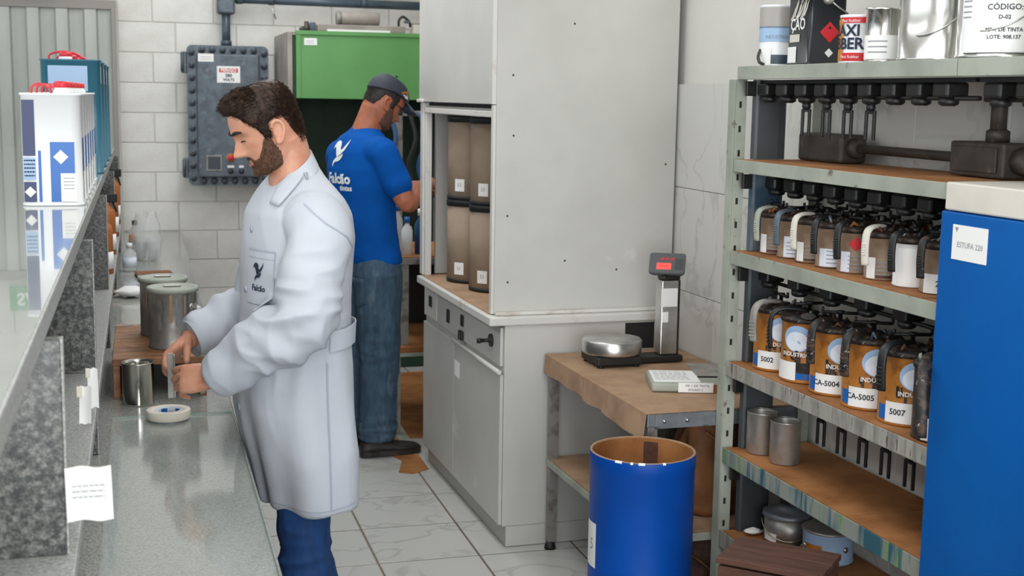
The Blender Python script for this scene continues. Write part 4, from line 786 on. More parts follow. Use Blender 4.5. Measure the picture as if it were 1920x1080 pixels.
# ---------------------------------------------------------------- paint cans with stirring lids
def stir_can(lb, grp, x, y, z, r, h, body, rz, style, hcol, code=None, seed=0, hpts=None):
    rnd = random.Random(seed); t = thing('paint_can', lb, 'paint can', (x, y, z), 0, grp); A = math.radians(241) + rz     # side towards the aisle
    part('body', body, t, lathe, [(0, 0), (r - 0.002, 0), (r, 0.002), (r, 0.006), (r - 0.0015, 0.008), (r - 0.0015, h - 0.008), (r, h - 0.006), (r, h)], 40)
    def lb_(nm, m_, a0, a1, z0, z1, k=0): return part(nm, m_, t, lathe, [(r + 0.0004 * (k + 1), z0), (r + 0.0004 * (k + 1), z1)], max(4, int(abs(a1 - a0) * 12)), None, False, A + a0, A + a1)
    def disc(nm, m_, a, zc, rr, k=0, poly=20, sq=1.0):
        bm = newbm(); q = r + 0.0004 * (k + 1); vs = [(q * math.cos(A + a + rr * math.cos(u) / r), q * math.sin(A + a + rr * math.cos(u) / r), zc + rr * sq * math.sin(u)) for u in [2 * PI * i / poly for i in range(poly)]]
        c = (q * 1.003 * math.cos(A + a), q * 1.003 * math.sin(A + a), zc); addgeo(bm, [c] + vs, [(0, 1 + i, 1 + (i + 1) % poly) for i in range(poly)]); return obj(nm, bm, m_, t)
    s = h / 0.19
    if style == 'gallon':
        lb_('picture_band', 'can_blue', -1.3, 1.9, 0.012, 0.05); disc('blue_oval', 'can_lightblue', 0.12, 0.132, 0.046, 1, 24, 0.85); disc('white_oval', 'label_blue', 0.1, 0.124, 0.036, 2, 24, 0.8)
        bm = newbm()
        for k in range(26): 
            a = A + rnd.uniform(-0.55, 1.5); zz = 0.05 + 0.03 * rnd.random(); ww = rnd.uniform(0.01, 0.03); lathe(bm, [(r + 0.0016, zz), (r + 0.0016, zz + rnd.uniform(0.006, 0.03))], 2, None, False, a, a + ww / r * 0.35)
        obj('city_print', bm, 'dirty_black', t); lb_('dark_band', 'dirty_black', -0.3, 1.7, 0.03, 0.062, 1)
        lb_('code_label', 'paper_white', -0.9, 0.12, 0.008, 0.062, 4)
        text('can_text', 'INDUSTRIAL', 0.017, 'paper_white', t, T(0, 0, 0.085) @ RZ(A + 0.1 + PI / 2), cyl=r + 0.0024, bold=0.0004)
    elif style == 'tan': lb_('label', 'paper_white', -1.1, -0.55, 0.004, 0.06, 1); lb_('foot_band', 'dark_wood', -0.5, 1.0, 0.006, 0.016, 1)
    elif style == 'red': lb_('label', 'label_blue', -0.7, 0.6, 0.004, 0.066, 1); disc('hazard_diamond', 'red', 0.25, 0.085, 0.02, 2, 4)
    elif style == 'redtan': lb_('label', 'label_blue', -0.95, -0.4, 0.004, 0.06, 1); disc('hazard_diamond', 'red', -0.1, 0.082, 0.02, 2, 4)
    elif style == 'white': lb_('label', 'label_blue', -0.85, 0.9, 0.004, 0.055, 1)
    elif style == 'whitetall': lb_('label', 'paper_white', -0.9, 1.2, 0.002, 0.1, 1)
    elif style == 'code': lb_('label', 'paper_white', -1.0, 1.2, 0.002, 0.05, 2)
    if style in ('tan', 'red', 'redtan', 'white'):
        bm = newbm()
        for k in range(4): lathe(bm, [(r + 0.0022, 0.014 + k * 0.011), (r + 0.0022, 0.0165 + k * 0.011)], 3, None, False, A - 0.5 + 0.1 * (style == 'white'), A + 0.25)
        obj('small_print', bm, 'ink_soft', t)
    if code: 
        if style == 'gallon': text('code_text', code, 0.0215, 'ink', t, T(0, 0, 0.036) @ RZ(A - 0.47 + PI / 2), cyl=r + 0.0026, bold=0.0005)
        else: text('code_text', code, 0.02, 'ink', t, T(0, 0, 0.026) @ RZ(A - 0.05 + PI / 2), cyl=r + 0.0018, bold=0.0005)
    # stirring lid with spout, crank and paint drips
    part('lid', 'dirty_black', t, lathe, [(r - 0.004, h - 0.002), (r + 0.0025, h - 0.004), (r + 0.003, h + 0.006), (r - 0.002, h + 0.011), (r * 0.4, h + 0.016), (r * 0.35, h + 0.024), (0, h + 0.024)], 36)
    bm = newbm(); lathe(bm, [(0.006, h + 0.02), (0.006, h + 0.034 * s + 0.012), (0.012, h + 0.036 * s + 0.012), (0.012, h + 0.042 * s + 0.012), (0, h + 0.042 * s + 0.012)], 10)
    a = rnd.uniform(0, PI); dx, dy = math.cos(a) * r * 0.62, math.sin(a) * r * 0.62; zz = h + 0.034 * s + 0.014
    tube(bm, [(-dx, -dy, zz), (dx, dy, zz)], 0.005, 6); tube(bm, [(dx, dy, zz), (dx, dy, zz + 0.014)], 0.004, 6); tube(bm, [(-dx, -dy, zz), (-dx, -dy, zz + 0.014)], 0.004, 6)
    obj('crank', bm, 'black_metal', t)
    bm = newbm(); a = A + 0.5; ux, uy = math.cos(a), math.sin(a); 
    tube(bm, [(ux * r * 0.5, uy * r * 0.5, h + 0.012), (ux * r * 0.85, uy * r * 0.85, h + 0.02), (ux * r * 1.18, uy * r * 1.18, h + 0.022)], [0.016, 0.02, 0.022], 10, flat=0.45); obj('spout', bm, 'dirty_black', t)
    bm = newbm()
    for k in range(7):
        a = rnd.uniform(0, 6.28); rr = rnd.uniform(0.2, 0.85) * r; px, py = rr * math.cos(a), rr * math.sin(a); b = rnd.uniform(0, 6.28); l = rnd.uniform(0.01, 0.025)
        tube(bm, [(px, py, h + 0.012), (px + l * 0.4 * math.cos(b), py + l * 0.4 * math.sin(b), h + 0.02 + 0.01 * rnd.random()), (px + l * math.cos(b), py + l * math.sin(b), h + 0.016)], [0.005, 0.006, 0.003], 6)
    obj('paint_crust', bm, rnd.choice(['brown_paper', 'galvanised', 'end_panel_stained', 'dark_wood', 'rack_grey']), t)
    # grip handle standing off the side
    ah = math.radians(196) + rz; ux, uy = math.cos(ah), math.sin(ah); 
    s2 = 0.55 + 0.45 * s; P = hpts or [(ux * r * 0.1, uy * r * 0.1, h + 0.026), (ux * r * 0.95, uy * r * 0.95, h + 0.032 * s2), (ux * (r + 0.03 * s2), uy * (r + 0.03 * s2), h + 0.014), (ux * (r + 0.038 * s2), uy * (r + 0.038 * s2), h - 0.03 * s2), (ux * (r + 0.034 * s2), uy * (r + 0.034 * s2), h - 0.09 * s2)]
    bm = newbm(); pp = spline(P, 5); tube(bm, pp, [0.0145 * s2] * len(pp), 10, flat=0.5, ref=(-uy, ux, 0)); o = obj('grip_handle', bm, hcol, t)
    bm = newbm()
    for k in range(5):
        zz = h - (0.03 + 0.011 * k) * s; box(bm, -0.0105 * s, 0.0105 * s, -0.0035, 0.0035, -0.002, 0.002, 0.001, 1, T(ux * (r + 0.043 * s2), uy * (r + 0.043 * s2), zz) @ RZ(ah + PI / 2))
    if hpts: bm.free()
    else: obj('grip_ribs', bm, 'black_rubber' if hcol == 'black_rubber' else hcol, t)
    return t
G3 = 'small stirring-lid cans on the third shelf'; Z3 = 1.3122
row3 = [(3.605, 'can_tan', 'tan', 'rack_grey', 'small tan can with pale grey handle, leftmost on the third shelf'), (3.495, 'can_tan', 'red', 'end_panel_stained', 'small can with red diamond and blue-white label near the shelf end'),
        (3.385, 'can_tan', 'tan', 'cream', 'small tan can with dirty cream handle, third from the shelf end'), (3.272, 'can_tan', 'white', 'black_rubber', 'small can with big white label and black handle, fourth on third shelf'),
        (3.155, 'can_tan', 'redtan', 'black_rubber', 'small can with red diamond and black handle, fifth on third shelf'), (3.02, 'can_tan', 'tan', 'cream', 'small tan can with cream handle, sixth on third shelf'),
        (2.885, 'can_white', 'whitetall', 'black_rubber', 'small white can with slim black handle, second from the blue cabinet'), (2.765, 'can_tan', 'code', 'dirty_black', 'small can with white label marked 212 beside the blue cabinet')]
for i, (y, b_, st, hc, lb) in enumerate(row3): stir_can(lb, G3, 1.985, y, Z3, 0.0495, 0.115, b_, random.uniform(-0.12, 0.12), st, hc, '212' if st == 'code' else None, 30 + i)
for i in range(7): stir_can('small grimy can in the back row of the third shelf, number %d from the left' % (i + 1) if False else ['small grimy can in the back row behind the leftmost small can', 'small grimy can in the back row, second from the left', 'small grimy can in the back row, third from the left', 'small grimy can in the back row, fourth from the left', 'small grimy can in the back row, fifth from the left', 'small grimy can in the back row, sixth from the left', 'small grimy can in the back row nearest the blue cabinet'][i], 'back row of small cans on the third shelf', 2.122, 3.60 - i * 0.14, Z3, 0.05, 0.115, 'can_tan', 0.1 * i, 'tan', 'dirty_black', None, 60 + i)
G4 = 'gallon stirring-lid cans on the fourth shelf'; Z4 = 0.9572
row4 = [(3.565, '5002', 'rack_paint', 'orange and blue gallon can, leftmost on the fourth shelf'), (3.392, None, 'black_rubber', 'orange and blue gallon can, second from the left on fourth shelf'),
        (3.222, 'CA-5004', 'dirty_black', 'orange gallon can with white label CA-5004'), (3.05, 'CA-5005', 'dirty_black', 'orange gallon can with white label CA-5005'), (2.87, '5007', 'black_rubber', 'orange gallon can with sky picture, second from the blue cabinet')]
for i, (y, cd_, hc, lb) in enumerate(row4): stir_can(lb, G4, 1.99, y, Z4, 0.0795, 0.182, 'can_orange', (-0.55 if cd_ is None else random.uniform(-0.05, 0.1)), 'gallon', hc, cd_, 80 + i)
# last gallon can: its ribbed black handle shows in front of the blue cabinet edge
stir_can('dark gallon can with ribbed black handle at the cabinet edge', G4, 1.975, 2.698, Z4, 0.079, 0.182, 'dirty_black', 0.25, 'tan', 'dirty_black', None, 97, [(-0.02, -0.01, 0.208), (-0.085, -0.05, 0.222), (-0.135, -0.095, 0.205), (-0.158, -0.125, 0.15), (-0.162, -0.135, 0.09), (-0.160, -0.134, 0.045)])
# ---------------------------------------------------------------- top shelf
ZT = 1.8825
def rcan2(bm, r, h): lathe(bm, [(0, 0), (r - 0.002, 0), (r, 0.002), (r, 0.006), (r - 0.002, 0.008), (r - 0.002, h - 0.008), (r, h - 0.006), (r, h - 0.001), (r - 0.004, h), (r - 0.006, h - 0.004), (0, h - 0.004)], 48)
VA = math.radians(240)
def shell(t, nm, m_, r, a0, a1, z0, z1, k=0): return part(nm, m_, t, lathe, [(r + 0.0005 * (k + 1), z0), (r + 0.0005 * (k + 1), z1)], max(4, int(abs(a1 - a0) * 14)), None, False, VA + a0, VA + a1)
t = thing('paint_can', 'grey and white printed can at the left end of the top shelf', 'paint can', (1.985, 3.66, ZT)); r = 0.052; H_ = 0.185
part('body', 'can_white', t, rcan2, r, H_); shell(t, 'grey_print', 'can_grey', r, -1.5, 1.5, 0.115, H_ - 0.008); shell(t, 'blue_band', 'can_lightblue', r, -1.5, 1.5, 0.075, 0.12); shell(t, 'city_band', 'end_panel_stained', r, -1.5, 1.5, 0.008, 0.035)
shell(t, 'paper_label', 'paper_white', r, -1.2, -0.25, 0.004, 0.055, 2); text('can_text', 'INDUSTRIAL', 0.014, 'ink_soft', t, T(0, 0, 0.088) @ RZ(VA + 0.1 + PI / 2), cyl=r + 0.0018); part('wire_bail', 'pipe_grime', t, tube, spline([(-0.053, 0.0, 0.05), (-0.066, -0.012, 0.03), (-0.064, -0.02, 0.012), (-0.05, -0.02, 0.006)], 4), 0.005, 6)
t = thing('paint_tin', 'black rectangular tin with flame print and red diamond on the top shelf', 'can', (1.99, 3.43, ZT), math.radians(-6)); W_, D_, H_ = 0.115, 0.15, 0.245
part('body', 'can_black', t, rcan, W_, D_, H_, 0.012)
bm = newbm()
for k in range(9):                      # flame licks on the face to the aisle
    y0 = 0.05 - k * 0.011; z0 = 0.13 + 0.004 * (k % 3); l = 0.05 + 0.03 * ((k * 37) % 5) / 5
    pts = spline([(-W_ / 2 - 0.001, y0, z0), (-W_ / 2 - 0.001, y0 - 0.02, z0 + l * 0.4), (-W_ / 2 - 0.001, y0 - 0.03, z0 + l * 0.7), (-W_ / 2 - 0.001, y0 - 0.055, z0 + l)], 4); n = len(pts)
    for i in range(n - 1):
        w0, w1 = 0.006 * (1 - i / n), 0.006 * (1 - (i + 1) / n); addgeo(bm, [pts[i] + Vector((0, w0, 0)), pts[i + 1] + Vector((0, w1, 0)), pts[i + 1] - Vector((0, w1, 0)), pts[i] - Vector((0, w0, 0))], [(0, 1, 2, 3)])
obj('flame_print', bm, 'cream', t)
text('tin_text', 'ÇÃO', 0.047, 'paper_white', t, T(-W_ / 2 - 0.0012, 0.0, 0.115) @ FX, bold=0.001)
bm = newbm(); quad(bm, 0.06, 0.05, T(-W_ / 2 - 0.0014, 0.035, 0.028) @ FX); obj('paper_label', bm, 'paper_white', t); bm = newbm(); quad(bm, 0.07, 0.022, T(-W_ / 2 - 0.0012, 0.02, 0.077) @ FX); obj('pale_banner', bm, 'cream', t)
ey = -D_ / 2 - 0.001
bm = newbm(); diamond(bm, 0.03, T(0.006, ey, 0.092) @ FY); obj('hazard_diamond', bm, 'red', t); bm = newbm(); diamond(bm, 0.013, T(0.006, ey, 0.034) @ FY); obj('small_diamond', bm, 'paper_white', t)
bm = newbm(); lathe(bm, [(0.017, 0), (0.016, 0.01), (0.009, 0.014), (0, 0.014)], 16, T(-0.005, ey, 0.185) @ RX(PI / 2)); obj('handle_boss', bm, 'dull_steel', t); bm = newbm(); tube(bm, [(-0.005, ey - 0.006, 0.185), (0.03, ey - 0.005, 0.16), (0.058, ey - 0.002, 0.145)], 0.0028, 6); obj('wire_bail', bm, 'dull_steel', t)
text('flame_mark', '▲', 0.012, 'dark_gap', t, T(0.006, ey - 0.0004, 0.105) @ FY)
t = thing('paint_can', 'red and white can with large blue lettering on the top shelf', 'paint can', (1.975, 3.18, ZT)); r = 0.052; H_ = 0.13
part('body', 'can_white', t, rcan2, r, H_); shell(t, 'red_top', 'red', r, -1.2, 1.6, 0.107, H_ - 0.008); shell(t, 'red_foot', 'red', r, -1.2, 1.6, 0.006, 0.028); shell(t, 'orange_side', 'orange_print', r, -1.6, -0.92, 0.006, H_ - 0.012, 1)
text('can_text', 'MAXI', 0.042, 'ink_navy', t, T(0, 0, 0.086) @ RZ(VA - 0.9 + PI / 2), cyl=r + 0.0018, bold=0.0012); text('can_text', 'RUBBER', 0.042, 'ink_navy', t, T(0, 0, 0.051) @ RZ(VA - 1.15 + PI / 2), cyl=r + 0.0018, bold=0.0012)
text('can_text', 'Maxi Rubber', 0.011, 'paper_white', t, T(0, 0, 0.113) @ RZ(VA - 0.5 + PI / 2), cyl=r + 0.0018); text('can_text', 'Maxi Rubber', 0.011, 'paper_white', t, T(0, 0, 0.017) @ RZ(VA - 0.5 + PI / 2), cyl=r + 0.0018)
bm = newbm()
for k in range(5): lathe(bm, [(r + 0.0014, 0.04 + 0.012 * k), (r + 0.0014, 0.044 + 0.012 * k)], 3, None, False, VA + 0.75, VA + 0.95)
obj('small_print', bm, 'can_lightblue', t)
t = thing('paint_can', 'plain silver can with low white label between lettered can and pails', 'paint can', (1.97, 3.055, ZT)); r = 0.047; H_ = 0.142
part('body', 'tin_bright', t, rcan2, r, H_); shell(t, 'label', 'paper_white', r, -1.4, 1.5, 0.008, 0.07); bm = newbm()
for k in range(3): lathe(bm, [(r + 0.0016, 0.025 + 0.014 * k), (r + 0.0016, 0.028 + 0.014 * k)], 4, None, False, VA - 0.9, VA + 0.2)
obj('small_print', bm, 'ink_soft', t)
for i, (x, y, r, H_) in enumerate(((1.995, 2.855, 0.095, 0.26), (1.995, 2.60, 0.105, 0.28), (2.0, 2.33, 0.1, 0.28))):
    t = thing('steel_pail', ['tall bright steel pail on the top shelf beside the small silver can', 'big steel pail with a taped code sheet on the top shelf', 'big steel pail at the right edge of the top shelf'][i], 'pail', (x, y, ZT), 0, 'steel pails on the top shelf')
    part('body', 'tin_bright' if i < 2 else 'rack_grey', t, rcan2, r, H_); part('seam_band', 'tin_bright', t, lathe, [(r, H_ * 0.82), (r + 0.003, H_ * 0.83), (r + 0.003, H_ * 0.85), (r, H_ * 0.86)], 48, None, False)
    part('bail_handle', 'steel', t, tube, [(r * 1.02 * math.cos(VA + u), r * 1.02 * math.sin(VA + u), 0.06 + 0.11 * ((u + 0.6) / 1.6) ** 2) for u in [-0.6 + 0.1 * k for k in range(17)]], 0.0022, 6)
    if i == 1:
        shell(t, 'print_panel', 'can_white', r, -1.15, 0.6, 0.012, H_ - 0.06); shell(t, 'code_sheet', 'paper_white', r, -0.75, 0.45, 0.014, 0.155, 2)
        for s_, sz, z_ in (('MACROPRENE', 0.012, 0.137), ('CÓDIGO:', 0.018, 0.112), ('D-02', 0.013, 0.09), ('MP-1 DE TINTA', 0.012, 0.062), ('LOTE: 908.137', 0.012, 0.046)):
            text('sheet_text', s_, sz, 'ink', t, T(0, 0, z_) @ RZ(VA - 0.12 + PI / 2), cyl=r + 0.0022, bold=0.0003)
        bm = newbm()
        for k in range(9): lathe(bm, [(r + 0.0012, 0.09 + 0.012 * k), (r + 0.0012, 0.093 + 0.012 * k)], 3, None, False, VA - 1.1, VA - 0.85)
        obj('small_print', bm, 'ink_soft', t)
        part('orange_tag', 'orange_print', t, lathe, [(r + 0.002, 0.18), (r + 0.002, 0.215)], 3, None, False, VA + 0.0, VA + 0.2)
# ---------------------------------------------------------------- conduit on the tiled wall behind the second shelf
pp_ = thing('wall_conduit', 'grimy steel conduit with junction boxes on the tiled wall', 'conduit', (2.115, 2.6, 1.5982))
bm = newbm(); tube(bm, [(0.0, -0.9, 0.038), (0.0, 0.86, 0.046)], 0.0135, 12); obj('pipe', bm, 'pipe_grime', pp_)
bm = newbm(); box(bm, -0.045, 0.045, 0.80, 1.05, 0.0, 0.085, 0.01, 3); obj('junction_box', bm, 'pipe_grime', pp_); bm = newbm(); lathe(bm, [(0.03, 0), (0.03, 0.03), (0.022, 0.034), (0, 0.034)], 8, T(0, 0.80, 0.045) @ RX(PI / 2)); obj('coupling', bm, 'pipe_grime', pp_)
bm = newbm(); box(bm, -0.05, 0.045, 0.06, 0.27, 0.002, 0.088, 0.006, 3); obj('junction_box', bm, 'pipe_grime', pp_); bm = newbm(); box(bm, -0.056, -0.0505, 0.08, 0.25, 0.014, 0.076, 0.002); obj('box_lid', bm, 'pipe_grime', pp_)
bm = newbm(); lathe(bm, [(0.034, 0), (0.034, 0.04), (0.026, 0.045), (0, 0.045)], 8, T(0, 0.06, 0.045) @ RX(PI / 2)); obj('coupling', bm, 'pipe_grime', pp_)
bm = newbm(); tube(bm, [(0.0, 0.15, 0.088), (0.0, 0.15, 0.245)], 0.02, 14); lathe(bm, [(0.029, 0.088), (0.029, 0.115), (0.021, 0.12)], 8, T(0, 0.15, 0)); obj('vertical_pipe', bm, 'pipe_grime', pp_)
# ---------------------------------------------------------------- fifth and sixth shelf
for i, (x, y) in enumerate(((1.97, 3.615), (1.985, 3.49))):
    t = thing('tin_can', ['empty dull tin can at the left end of the fifth shelf', 'empty dull tin can standing second on the fifth shelf'][i], 'can', (x, y, 0.6745), 0, 'empty cans on the fifth shelf'); r = 0.047
    part('body', 'dull_steel', t, lathe, [(0, 0), (r - 0.001, 0), (r, 0.002), (r, 0.128), (r + 0.0012, 0.13), (r - 0.001, 0.131), (r - 0.002, 0.125), (r - 0.002, 0.003), (0, 0.003)], 40, None, False); part('rim', 'steel', t, tube, [((r) * math.cos(a), (r) * math.sin(a), 0.131) for a in [2 * PI * q / 32 for q in range(33)]], 0.0014, 6)
Z6 = 0.3975
t = thing('steel_pail', 'grey steel pail with domed lid on the bottom shelf', 'pail', (2.04, 3.55, Z6)); r = 0.072
part('body', 'dull_steel', t, lathe, [(0, 0), (r, 0), (r, 0.085), (0, 0.085)], 40); part('lid', 'galvanised', t, lathe, [(r + 0.002, 0.08), (r + 0.007, 0.084), (r + 0.006, 0.094), (r - 0.004, 0.1), (0.03, 0.108), (0.03, 0.112), (0, 0.113)], 40); part('label', 'paper_white', t, lathe, [(r + 0.0006, 0.01), (r + 0.0006, 0.036)], 8, None, False, VA - 1.2, VA - 0.45)
part('bail_handle', 'steel', t, tube, [((r + 0.008) * math.cos(VA - 1.5 + u), (r + 0.008) * math.sin(VA - 1.5 + u), 0.07 - 0.05 * math.sin(u)) for u in [PI * k / 20 for k in range(21)]], 0.002, 6)
t = thing('paint_can', 'orange and light blue paint can with bail on the bottom shelf', 'paint can', (2.08, 3.37, Z6)); r = 0.078
part('body', 'can_lightblue', t, rcan2, r, 0.095); shell(t, 'orange_panel', 'can_orange', r, -1.0, -0.25, 0.01, 0.06); part('lid', 'dull_steel', t, lathe, [(r + 0.001, 0.092), (r + 0.003, 0.097), (r - 0.006, 0.1), (0, 0.0995)], 40)
for a in (0.7, -1.1): part('handle_boss', 'steel', t, lathe, [(0.009, 0), (0.009, 0.003), (0, 0.006)], 12, RZ(VA + a) @ T(r, 0, 0.05) @ RY(PI / 2))
part('bail_handle', 'steel', t, tube, [((r + 0.006) * math.cos(VA - 1.1 - 0.72 * u), (r + 0.006) * math.sin(VA - 1.1 - 0.72 * u), 0.05 - 0.04 * math.sin(u)) for u in [PI * k / 20 for k in range(21)]], 0.002, 6)
o = thing('crumpled_tissue', 'small crumpled white tissue by the pail on the bottom shelf', 'tissue', (1.96, 3.625, Z6)); bm = newbm(); rg = [[(0.03 * math.sin(PI * max(.05, min(.95, k / 6))) * math.cos(a) * (1 + .4 * noise.noise((k, math.cos(a) * 2, 3))), 0.022 * math.sin(PI * max(.05, min(.95, k / 6))) * math.sin(a), 0.024 * k / 6) for a in [2 * PI * q / 12 for q in range(12)]] for k in range(7)]; loft(bm, rg); obj('wad', bm, 'paper_white', o); bm = newbm(); tube(bm, [(0.02, 0, 0.008), (0.045, 0.01, 0.004)], [0.008, 0.003], 6); obj('corner', bm, 'paper_white', o)
# brown wooden crate in front of the bottom shelf
cr = thing('wooden_crate', 'dark brown wooden crate with paint specks on the floor by the rack', 'crate', (1.672, 3.165, 0.0005), math.atan2(-0.714, 0.70))
for k in range(2): bm = newbm(); box(bm, 0.0, 0.285, -0.1 * k - 0.097, -0.1 * k, 0.555, 0.572, 0.002); obj('top_board', bm, 'dark_wood', cr)
for k in range(5):
    for y in (-0.016, -0.192): bm = newbm(); box(bm, 0.004, 0.281, y, y + 0.014, 0.108 * k + 0.012, 0.108 * k + 0.116, 0.002); obj('side_board', bm, 'dark_wood', cr)
    for x in (0.004, 0.268): bm = newbm(); box(bm, x, x + 0.013, -0.177, -0.017, 0.108 * k + 0.012, 0.108 * k + 0.116, 0.002); obj('end_board', bm, 'dark_wood', cr)
for x, y in ((0.018, -0.045), (0.24, -0.045), (0.018, -0.175), (0.24, -0.175)): bm = newbm(); box(bm, x, x + 0.026, y, y + 0.026, 0, 0.5545); obj('corner_post', bm, 'dark_wood', cr)
# ================================================================== blue cabinet
bc = thing('blue_cabinet', 'tall blue steel cabinet with cream top beside the mixing rack', 'cabinet', (1.862, 1.30, 0.0005))
bm = newbm(); box(bm, 0.012, 0.33, 0.0, 1.30, 0.04, 1.535, 0.004); obj('body', bm, 'cabinet_blue', bc)
bm = newbm(); box(bm, 0.0, 0.0118, 0.002, 1.304, 0.06, 1.532, 0.003); d = obj('door', bm, 'cabinet_blue', bc)
bm = newbm(); box(bm, 0.02, 0.33, 0.005, 1.295, 0.0, 0.0398); obj('plinth', bm, 'dark_gap', bc)
bm = newbm(); box(bm, -0.001, 0.335, -0.002, 1.292, 1.5355, 1.600, 0.004); obj('top', bm, 'cream', bc)
bm = newbm(); box(bm, -0.0016, -0.0002, 1.13, 1.255, 1.425, 1.505); obj('label', bm, 'paper_white', d); text('label_text', 'ESTUFA 220', 0.018, 'ink_soft', d, T(-0.0022, 1.19, 1.46) @ FX); text('label_mark', '▼', 0.014, 'ink_soft', d, T(-0.0022, 1.24, 1.493) @ FX)

us = thing('upper_shelf', 'grey steel top shelf continuing above the blue cabinet', 'shelf', (RX0, 1.25, 0))
bm = newbm(); box(bm, 0.004, RX1 - RX0, 0, 1.353, 1.87, 1.878); obj('shelf', bm, 'rack_grey', us)
bm = newbm(); box(bm, 0, 0.0045, 0, 1.354, 1.842, 1.882, 0.001); obj('shelf_lip', bm, 'rack_grey', us)
bm = newbm(); box(bm, 0.06, 0.095, 0, 1.35, 1.829, 1.841); tube(bm, [(0.079, 0, 1.79), (0.079, 1.35, 1.79)], 0.006, 8); obj('drive_rail', bm, 'black_metal', us)
for k in range(11): g = copyobj(gb0, us); g.location = (0.075, 1.29 - 0.112 * k, 1.829)
for y in (0.2, 1.0): bm = newbm(); prism(bm, [(0.05, 1.868), (RX1 - RX0, 1.868), (RX1 - RX0, 1.72)], 0.004, T(0, y, 0) @ RX(PI / 2)); obj('bracket', bm, 'rack_grey', us)
# ================================================================== people
def interp(tab, x):
    if x <= tab[0][0]: return tab[0][1:]
    if x >= tab[-1][0]: return tab[-1][1:]
    for i in range(len(tab) - 1):
        if tab[i][0] <= x <= tab[i + 1][0]:
            u = (x - tab[i][0]) / (tab[i + 1][0] - tab[i][0]); n = len(tab)
            out = []
            for k in range(1, len(tab[i])):
                a, b, c, d = tab[max(i - 1, 0)][k], tab[i][k], tab[i + 1][k], tab[min(i + 2, n - 1)][k]
                out.append(0.5 * (2 * b + (c - a) * u + (2 * a - 5 * b + 4 * c - d) * u * u + (3 * b - a - 3 * c + d) * u ** 3) if len(tab[i]) > 2 else b + (c - b) * u)
            return out
HEAD = [(-0.131, 0.055, 0.0, 0.02), (-0.126, 0.076, -0.03, 0.036), (-0.115, 0.088, -0.046, 0.048), (-0.10, 0.089, -0.060, 0.055), (-0.085, 0.089, -0.070, 0.060), (-0.07, 0.090, -0.077, 0.064), (-0.05, 0.090, -0.084, 0.068), (-0.03, 0.089, -0.089, 0.0715), (-0.01, 0.090, -0.092, 0.0735), (0.012, 0.097, -0.094, 0.075), (0.035, 0.096, -0.094, 0.0745), (0.061, 0.087, -0.089, 0.070), (0.083, 0.068, -0.075, 0.058), (0.096, 0.044, -0.055, 0.043), (0.103, 0.012, -0.027, 0.018), (0.1045, -0.004, -0.012, 0.004)]
NOSE = [(-0.066, 0.0), (-0.060, 0.004), (-0.056, 0.018), (-0.051, 0.034), (-0.044, 0.038), (-0.035, 0.032), (-0.022, 0.022), (-0.008, 0.012), (0.006, 0.004), (0.016, 0.0)]
def hp(z, t, off=0.0):
    xf, xb, w_ = interp(HEAD, z); xc = (xf + xb) / 2; a = (xf - xb) / 2 + off; w_ += off; ct, st = math.cos(t), math.sin(t); p = 2.25
    x = xc + a * math.copysign(abs(ct) ** (2 / p), ct); y = w_ * math.copysign(abs(st) ** (2 / p), st)
    if ct > 0:
        k = min(1, ct * 2.5); ay_ = abs(y); g = lambda c, s: math.exp(-((c) / s) ** 2)
        sg = 0.0085 + 0.008 * max(0, min(1, (-z) / 0.05)); d = interp(NOSE, z)[0] * g(y, sg)
        d += 0.007 * g(ay_ - 0.014, 0.006) * g(z + 0.051, 0.006)
        d -= 0.0115 * g(ay_ - 0.031, 0.017) * g(z + 0.004, 0.012); d += 0.0065 * g(ay_ - 0.031, 0.011) * g(z + 0.010, 0.008)
        d += 0.0045 * g(z - 0.014, 0.008) * g(y, 0.05); d += 0.004 * g(ay_ - 0.05, 0.02) * g(z + 0.03, 0.014)
        d += 0.0055 * g(z + 0.0755, 0.0035) * g(y, 0.019) + 0.006 * g(z + 0.0865, 0.0042) * g(y, 0.017) - 0.003 * g(z + 0.081, 0.002) * g(y, 0.02) - 0.003 * g(z + 0.096, 0.005) * g(y, 0.018) + 0.005 * g(z + 0.114, 0.011) * g(y, 0.017)
        x += d * k
    return Vector((x, y, z))
def head_bm(bm, M, nz=80, nt=88):
    rg = []
    for i in range(nz): 
        u = i / (nz - 1); z = -0.131 + 0.2355 * u; rg.append([M @ hp(z, 2 * PI * k / nt) for k in range(nt)])
    loft(bm, rg)
def ear_bm(bm, M, s):
    base = M @ T(-0.006, s * 0.0745, -0.028) @ RZ(s * 0.30) @ RY(-0.16)
    P = [(0.012, 0.0, -0.028), (0.004, s * 0.006, -0.032), (-0.006, s * 0.009, -0.024), (-0.016, s * 0.012, -0.006), (-0.019, s * 0.014, 0.010), (-0.014, s * 0.013, 0.024), (-0.002, s * 0.010, 0.031), (0.009, s * 0.006, 0.026), (0.013, s * 0.002, 0.014)]
    tube(bm, [base @ Vector(p) for p in spline(P, 4)], 0.0048, 8)
    rg = []
    for k, (y, sc) in enumerate(((-0.012, 0.8), (0.0, 0.95), (0.0055, 0.8))): rg.append([base @ Vector((-0.002 + 0.015 * sc * math.cos(a), s * y + s * -0.25 * (0.015 * sc * math.cos(a)), -0.002 + 0.028 * sc * math.sin(a))) for a in [2 * PI * q / 16 for q in range(16)]])
    loft(bm, rg)
    rg = [[base @ Vector((0.006 + 0.007 * math.cos(a) * q, s * yy, -0.026 + 0.009 * math.sin(a) * q)) for a in [2 * PI * z / 10 for z in range(10)]] for yy, q in ((-0.008, 1), (0.004, 1), (0.008, 0.6))]; loft(bm, rg)
